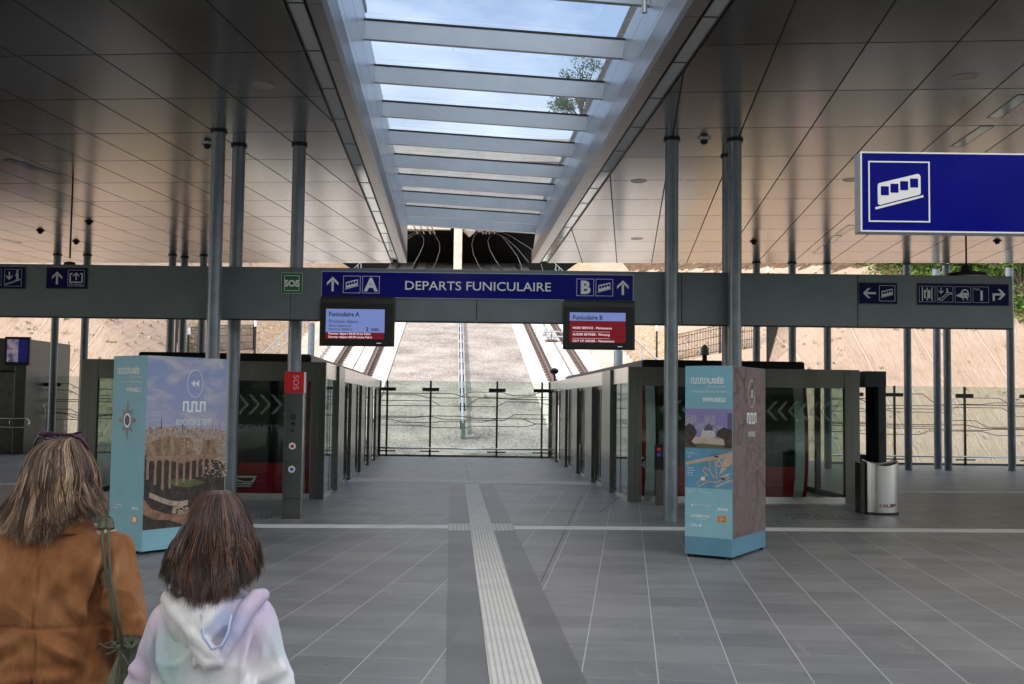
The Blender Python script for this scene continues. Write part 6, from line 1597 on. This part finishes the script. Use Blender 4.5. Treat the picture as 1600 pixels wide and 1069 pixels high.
# shoulder bag
olive = pbr('olive_leather', (.060,.066,.034), .45, 0, .2, 14, .25, 160)
bx0 = atY(192, 1040, 3.12); bag = thing('shoulder_bag', 'olive green leather pouch bag on thin straps over her right shoulder', 'bag', (bx0.x, 3.12, .62))
lx = lambda px, py, Y=3.12: atY(px, py, Y)-bag.location
m = MB(); c = lx(194, 1040); zt = c.z
rings = []
for z, rx, ry in ((0,.03,.03),(.004,.075,.055),(.03,.098,.07),(.10,.105,.072),(.18,.095,.062),(.24,.070,.048),(.275,.045,.034),(.29,.038,.030),(.305,.048,.036),(.325,.058,.042),(.315,.045,.03)):
    rings.append((0, 0, z*(zt+.03)/.29, rx*.66, ry*.8, 2.1))
loft(m, rings, 40)
for i, v in enumerate(m.v):
    a = math.atan2(v.y, v.x); g = max(0, v.z/zt-.35); v.x *= 1+.10*g*math.sin(a*11); v.y *= 1+.10*g*math.sin(a*11); v.x += .012*math.sin(a*5+v.z*20)*.4
m.v = [v+Vector((c.x, .02, 0)) for v in m.v]
local(m, 'pouch', olive, bag)
m = MB()
def ribbon(pts, w_, th): m.tube(pts, w_, 8, flat=th)
y1, y2 = 3.115, 3.10
st1 = [lx(166,812,3.25), lx(160,822,3.155), lx(160,850,3.135), lx(167,905,3.125), lx(176,960,3.11), lx(182,1006,3.11)]
st2 = [lx(171,812,3.25), lx(170,824,3.15), lx(170,850,3.13), lx(173,905,3.12), lx(184,960,3.105), lx(191,1006,3.105)]
m.tube(st1, .0046, 8, flat=.5); local(m, 'strap', olive, bag); m = MB(); m.tube(st2, .0046, 8, flat=.5); local(m, 'strap', olive, bag)
m = MB(); m.tube([lx(158,826,3.148), lx(163,813,3.19), lx(165,809,3.23)], [.013,.014,.012], 10, flat=.5); m.tube([lx(172,826,3.148), lx(170,813,3.19), lx(169,809,3.23)], [.013,.014,.012], 10, flat=.5); local(m, 'shoulder_pad', olive, bag)
m = MB(); q = lx(186,1012,3.06)
m.tube([q+Vector((.030*math.cos(a), .035+.034*math.sin(a), .004*math.sin(3*a))) for a in [i*math.pi/10 for i in range(21)]], .005, 8)
for pts in ([(0,0,0),(-.02,-.005,.018),(-.04,0,.010),(-.03,0,-.004),(0,0,0)], [(0,0,0),(.02,-.008,.016),(.036,-.005,.006),(.02,-.005,-.008),(0,0,0)], [(0,0,0),(-.03,-.008,.0),(-.052,-.004,.012),(-.062,0,-.002)], [(0,0,0),(-.018,-.01,-.012),(-.034,-.005,-.018),(-.030,0,-.036)], [(0,0,0),(.016,-.01,-.02),(.030,-.004,-.05),(.036,0,-.085),(.044,0,-.11)], [(0,0,0),(.008,-.012,-.03),(.014,-.004,-.07)]):
    m.tube([q+Vector(p) for p in pts], .0042, 7, flat=.7)
m.ell(q, .010, .009, .009, 10, 8); local(m, 'drawcord', olive, bag)

# ------------------------------------------------ girl
GY = 2.8; gx = atY(338, 900, GY).x
gi = thing('person', 'girl with long brown hair in a pastel tie-dye hooded sweatshirt', 'person', (gx, GY, 0))
bd = MB(); head(bd, (0,0,1.385), .98)
loft(bd, [(0,-.01,.78,.135,.095,2.3),(0,-.005,.88,.118,.085,2.2),(0,0,1.0,.12,.08,2.2),(0,-.005,1.12,.125,.08,2.2),(0,-.01,1.17,.120,.065,2.2),(0,-.01,1.215,.075,.05,2),(0,-.005,1.255,.05,.05,2),(0,.0,1.32,.047,.049,2)])
for s in (-1, 1):
    cap(bd, (s*.120,-.01,1.165), (s*.183,-.02,.98), .036, .031); cap(bd, (s*.185,-.02,.99), (s*.165,.07,.80), .03, .021)
    hand(bd, (s*.163,.075,.785), (-s*.05,.3,-.95), .88, s)
    cap(bd, (s*.072,0,.80), (s*.085,.01,.44), .072, .046); cap(bd, (s*.085,.01,.44), (s*.09,-.01,.09), .044, .031); cap(bd, (s*.09,-.03,.05), (s*.10,.11,.032), .032, .026)
finish(remesh(bd, .006, 2), 'body', skin_m, gi, None)
tr = MB(); loft(tr, [(0,-.01,.74,.150,.108,2.4),(0,-.01,.84,.145,.10,2.3),(0,-.005,.92,.13,.09,2.2)])
for s in (-1, 1): cap(tr, (s*.075,0,.80), (s*.088,.01,.44), .084, .060); cap(tr, (s*.088,.01,.44), (s*.09,-.01,.12), .058, .05)
finish(remesh(tr, .012, 2), 'trousers', pbr('blue_jeans', (.04,.06,.11), .85, 0, .2, 12), gi, None)
sh = MB()
for s in (-1, 1): cap(sh, (s*.09,-.04,.045), (s*.102,.125,.034), .041, .034)
finish(remesh(sh, .01, 1), 'shoes', white_p, gi, None)
def tiedye():
    t = NT('tie_dye_fleece'); o_ = t.tc.outputs['Object']
    n1 = t.noise(3.6, 3, .5, vec=o_, dist=.5)
    mp_ = t.n.new('ShaderNodeMapping'); mp_.inputs['Location'].default_value = (3.1,1.2,5.4); t.l.new(o_, mp_.inputs[0]); n2 = t.noise(4.2, 3, .5, vec=mp_.outputs[0], dist=.6)
    mp2 = t.n.new('ShaderNodeMapping'); mp2.inputs['Location'].default_value = (-2.3,4.2,1.1); t.l.new(o_, mp2.inputs[0]); n3 = t.noise(3.9, 3, .5, vec=mp2.outputs[0], dist=.5)
    sx = t.n.new('ShaderNodeSeparateXYZ'); t.l.new(o_, sx.inputs[0]); X, Y, Z = sx.outputs
    def blob(x, z, r, k=1.):
        dx = t.math('SUBTRACT', X, x); dz = t.math('SUBTRACT', Z, z); d = t.math('SQRT', t.math('ADD', t.math('MULTIPLY', dx, dx), t.math('MULTIPLY', dz, dz)))
        d = t.math('ADD', d, t.math('MULTIPLY', t.math('SUBTRACT', n1, .5), .22)); m = t.math('SUBTRACT', 1., t.math('DIVIDE', d, r)); return t.math('MULTIPLY', t.math('MAXIMUM', t.math('MINIMUM', t.math('MULTIPLY', m, 1.6), 1.), 0.), k)
    c = t.mix(t.ramp(n2, [(.40,(0,0,0)),(.65,(1,1,1))]), (.76,.74,.70), (.70,.69,.73))
    c = t.mix(t.ramp(n3, [(.50,(0,0,0)),(.68,(.7,.7,.7))]), c, (.66,.62,.48))
    lil = (.50,.36,.56); mint = (.27,.50,.44); blu = (.26,.38,.62)
    for x, z, r, k, cc in ((-.17,1.14,.13,.8,lil),(-.19,1.04,.10,.7,lil),(.14,1.17,.11,.65,lil),(.10,1.22,.08,.6,lil),(-.09,1.10,.10,.75,mint),(-.07,1.04,.07,.8,mint),(-.06,.96,.10,.5,mint),(.02,1.0,.08,.35,mint),(.17,.96,.09,.9,blu),(.07,1.19,.05,.7,blu),(.20,1.12,.05,.4,mint),(-.15,.92,.08,.6,mint),(.04,.88,.12,.4,(.62,.58,.35))):
        c = t.mix(blob(x, z, r, k*.72), c, cc)
    t.set(Base_Color=c, Roughness=.92, Sheen_Weight=.2); t.p.inputs['Specular IOR Level'].default_value = .15
    t.bump(t.noise(300, 3, .6), .5, .004); return t.m
td = tiedye()
sw = MB()
loft(sw, [(0,-.01,.70,.155,.118,2.4),(0,-.01,.73,.172,.132,2.5),(0,-.01,.84,.178,.135,2.5),(0,-.01,.96,.168,.128,2.4),(0,-.01,1.06,.166,.122,2.4),(0,-.015,1.14,.168,.115,2.4),(0,-.018,1.195,.160,.100,2.3),(0,-.018,1.225,.128,.085,2.2),(0,-.015,1.25,.08,.07,2.1),(0,-.012,1.262,.058,.06,2)], 40)
for s in (-1, 1):
    cap(sw, (s*.132,-.012,1.165), (s*.200,-.025,.97), .062, .054, 20); cap(sw, (s*.200,-.025,.97), (s*.170,.06,.82), .054, .046, 20)
def sdisp(p, n):
    r1 = 1-abs(nz3(p, (8,8,4.5), 7)); d = nz3(p, (8,8,4), 2)*.009+(r1**6)*.009-.004+nz3(p, (30,30,18), 9)*.0025
    for s in (-1, 1):
        for c, dr, w_, L, a in (((s*.128,-.09,1.08),(s*.30,0,1),.014,.08,-.020),((s*.118,-.10,1.0),(s*.9,0,1),.016,.06,.012),((s*.19,-.06,1.05),(1,0,s*.5),.016,.05,.008),((s*.195,-.06,.98),(1,0,-s*.3),.014,.05,.008),((s*.10,-.11,.92),(s*.7,0,1),.016,.07,.010),((s*.13,-.1,.88),(1,0,s*.8),.016,.06,.010),((s*.158,-.06,1.135),(s*.5,0,-1),.010,.05,-.006)):
            d += fold(p, c, dr, w_, L, a*1.5)
    d += fold(p, (.02,-.13,.93), (1,0,.12), .02, .1, .006)
    return d
finish(remesh(sw, .006, 3), 'sweatshirt', td, gi, None, sdisp)
# hood lying on the back: a pouch falling to a point, with a rolled opening above it
hd = MB()
def seg(pts, rs, fl=.45): hd.tube(pts, rs, 14, flat=fl)
N, Mh = 25, 15
def hood_pt(s_, t_, off):
    """s_ -1..1 across, t_ 0..1 down"""
    w_ = .140*(1-t_)**.75+.004; x = s_*w_+(-.008)*t_; z = 1.255-.165*t_-.030*(1-t_)*abs(s_)**2
    y = -.075-.052*math.sin(math.pi*min(1, t_*1.05+.12))*(1-.45*s_*s_)-.030*t_ + .045*abs(s_)**2*(1-t_); return Vector((x, y-off, z))
for off in (.0, .022):
    for j in range(Mh):
        for i in range(N):
            s_ = -1+2*i/(N-1); t_ = j/(Mh-1); hd.v.append(hood_pt(s_, t_, off*(1 if 0 < t_ < 1 else .7))+Vector((0, -.004*math.sin(i*1.1+j*.9)*off/.022, 0)))
g = N*Mh
for j in range(Mh-1):
    for i in range(N-1): a = j*N+i; hd.f.append((a, a+1, a+N+1, a+N)); hd.f.append((g+a, g+a+N, g+a+N+1, g+a+1))
for j in range(Mh-1): a = j*N; b_ = j*N+N-1; hd.f.append((a, a+N, g+a+N, g+a)); hd.f.append((b_, g+b_, g+b_+N, b_+N))
for i in range(N-1): a = i; c = (Mh-1)*N+i; hd.f.append((a, g+a, g+a+1, a+1)); hd.f.append((c, c+1, g+c+1, g+c))
# thick opening edges sweeping from the shoulders and meeting low, right of centre
for pts in ([(-.135,.02,1.235),(-.118,-.06,1.238),(-.075,-.115,1.215),(-.015,-.150,1.165),(.040,-.160,1.125),(.062,-.158,1.112)],
            [(.135,.02,1.235),(.130,-.055,1.24),(.112,-.105,1.215),(.096,-.140,1.170),(.078,-.155,1.130),(.062,-.158,1.112)]):
    hd.tube(pts, [.020,.024,.024,.021,.017,.012], 14)
hd.tube([(-.04,-.12,1.18),(.0,-.145,1.13),(.03,-.158,1.10),(.062,-.155,1.106),(.085,-.145,1.125)], [.02,.024,.020,.018,.010], 12)
hd.tube([(.012,-.14,1.13),(-.004,-.148,1.105),(-.012,-.15,1.088)], [.022,.014,.005], 12)
me = remesh(hd, .0045, 2); finish(me, 'hood', td, gi, None, lambda p, n: nz3(p, (18,18,12), 4)*.005)
m = MB(); m.tube([(.005,-.150,1.215),(.018,-.168,1.165),(.045,-.176,1.138),(.070,-.172,1.145),(.083,-.160,1.175),(.086,-.145,1.215)], .0035, 8); local(m, 'hood_hem', pbr('pale_blue_hem', (.42,.50,.66), .8), gi)
prof = [(1.512,.004,.004),(1.506,.034,.036),(1.488,.058,.060),(1.46,.074,.078),(1.42,.090,.093),(1.38,.112,.110),(1.34,.132,.122),(1.30,.146,.134),(1.26,.146,.134),(1.20,.12,.11)]
dep = [(1.512,.004,.004),(1.50,.05,.04),(1.48,.075,.065),(1.44,.098,.085),(1.38,.110,.09),(1.32,.118,.08),(1.26,.148,.075),(1.21,.172,.07),(1.17,.175,.07)]
def gend(th):
    s = -math.sin(th); c = math.cos(th)
    return 1.315 - .045*max(0, s) - .012*max(0, s)**3*(1 if c > -.2 else .4) + .006*abs(c)
hg = hair_mat('brown_hair', [(.0,(.010,.005,.0035)),(.40,(.032,.014,.008)),(.65,(.075,.032,.016)),(.85,(.16,.068,.034)),(1.,(.26,.125,.065))], .34)
make_hair(gi, hg, prof, dep, 0, -.005, 1.508, 270, 44, gend, 8, part=0., flick=-.010, curl=1.2)
gi.scale = (.90, .95, 1)
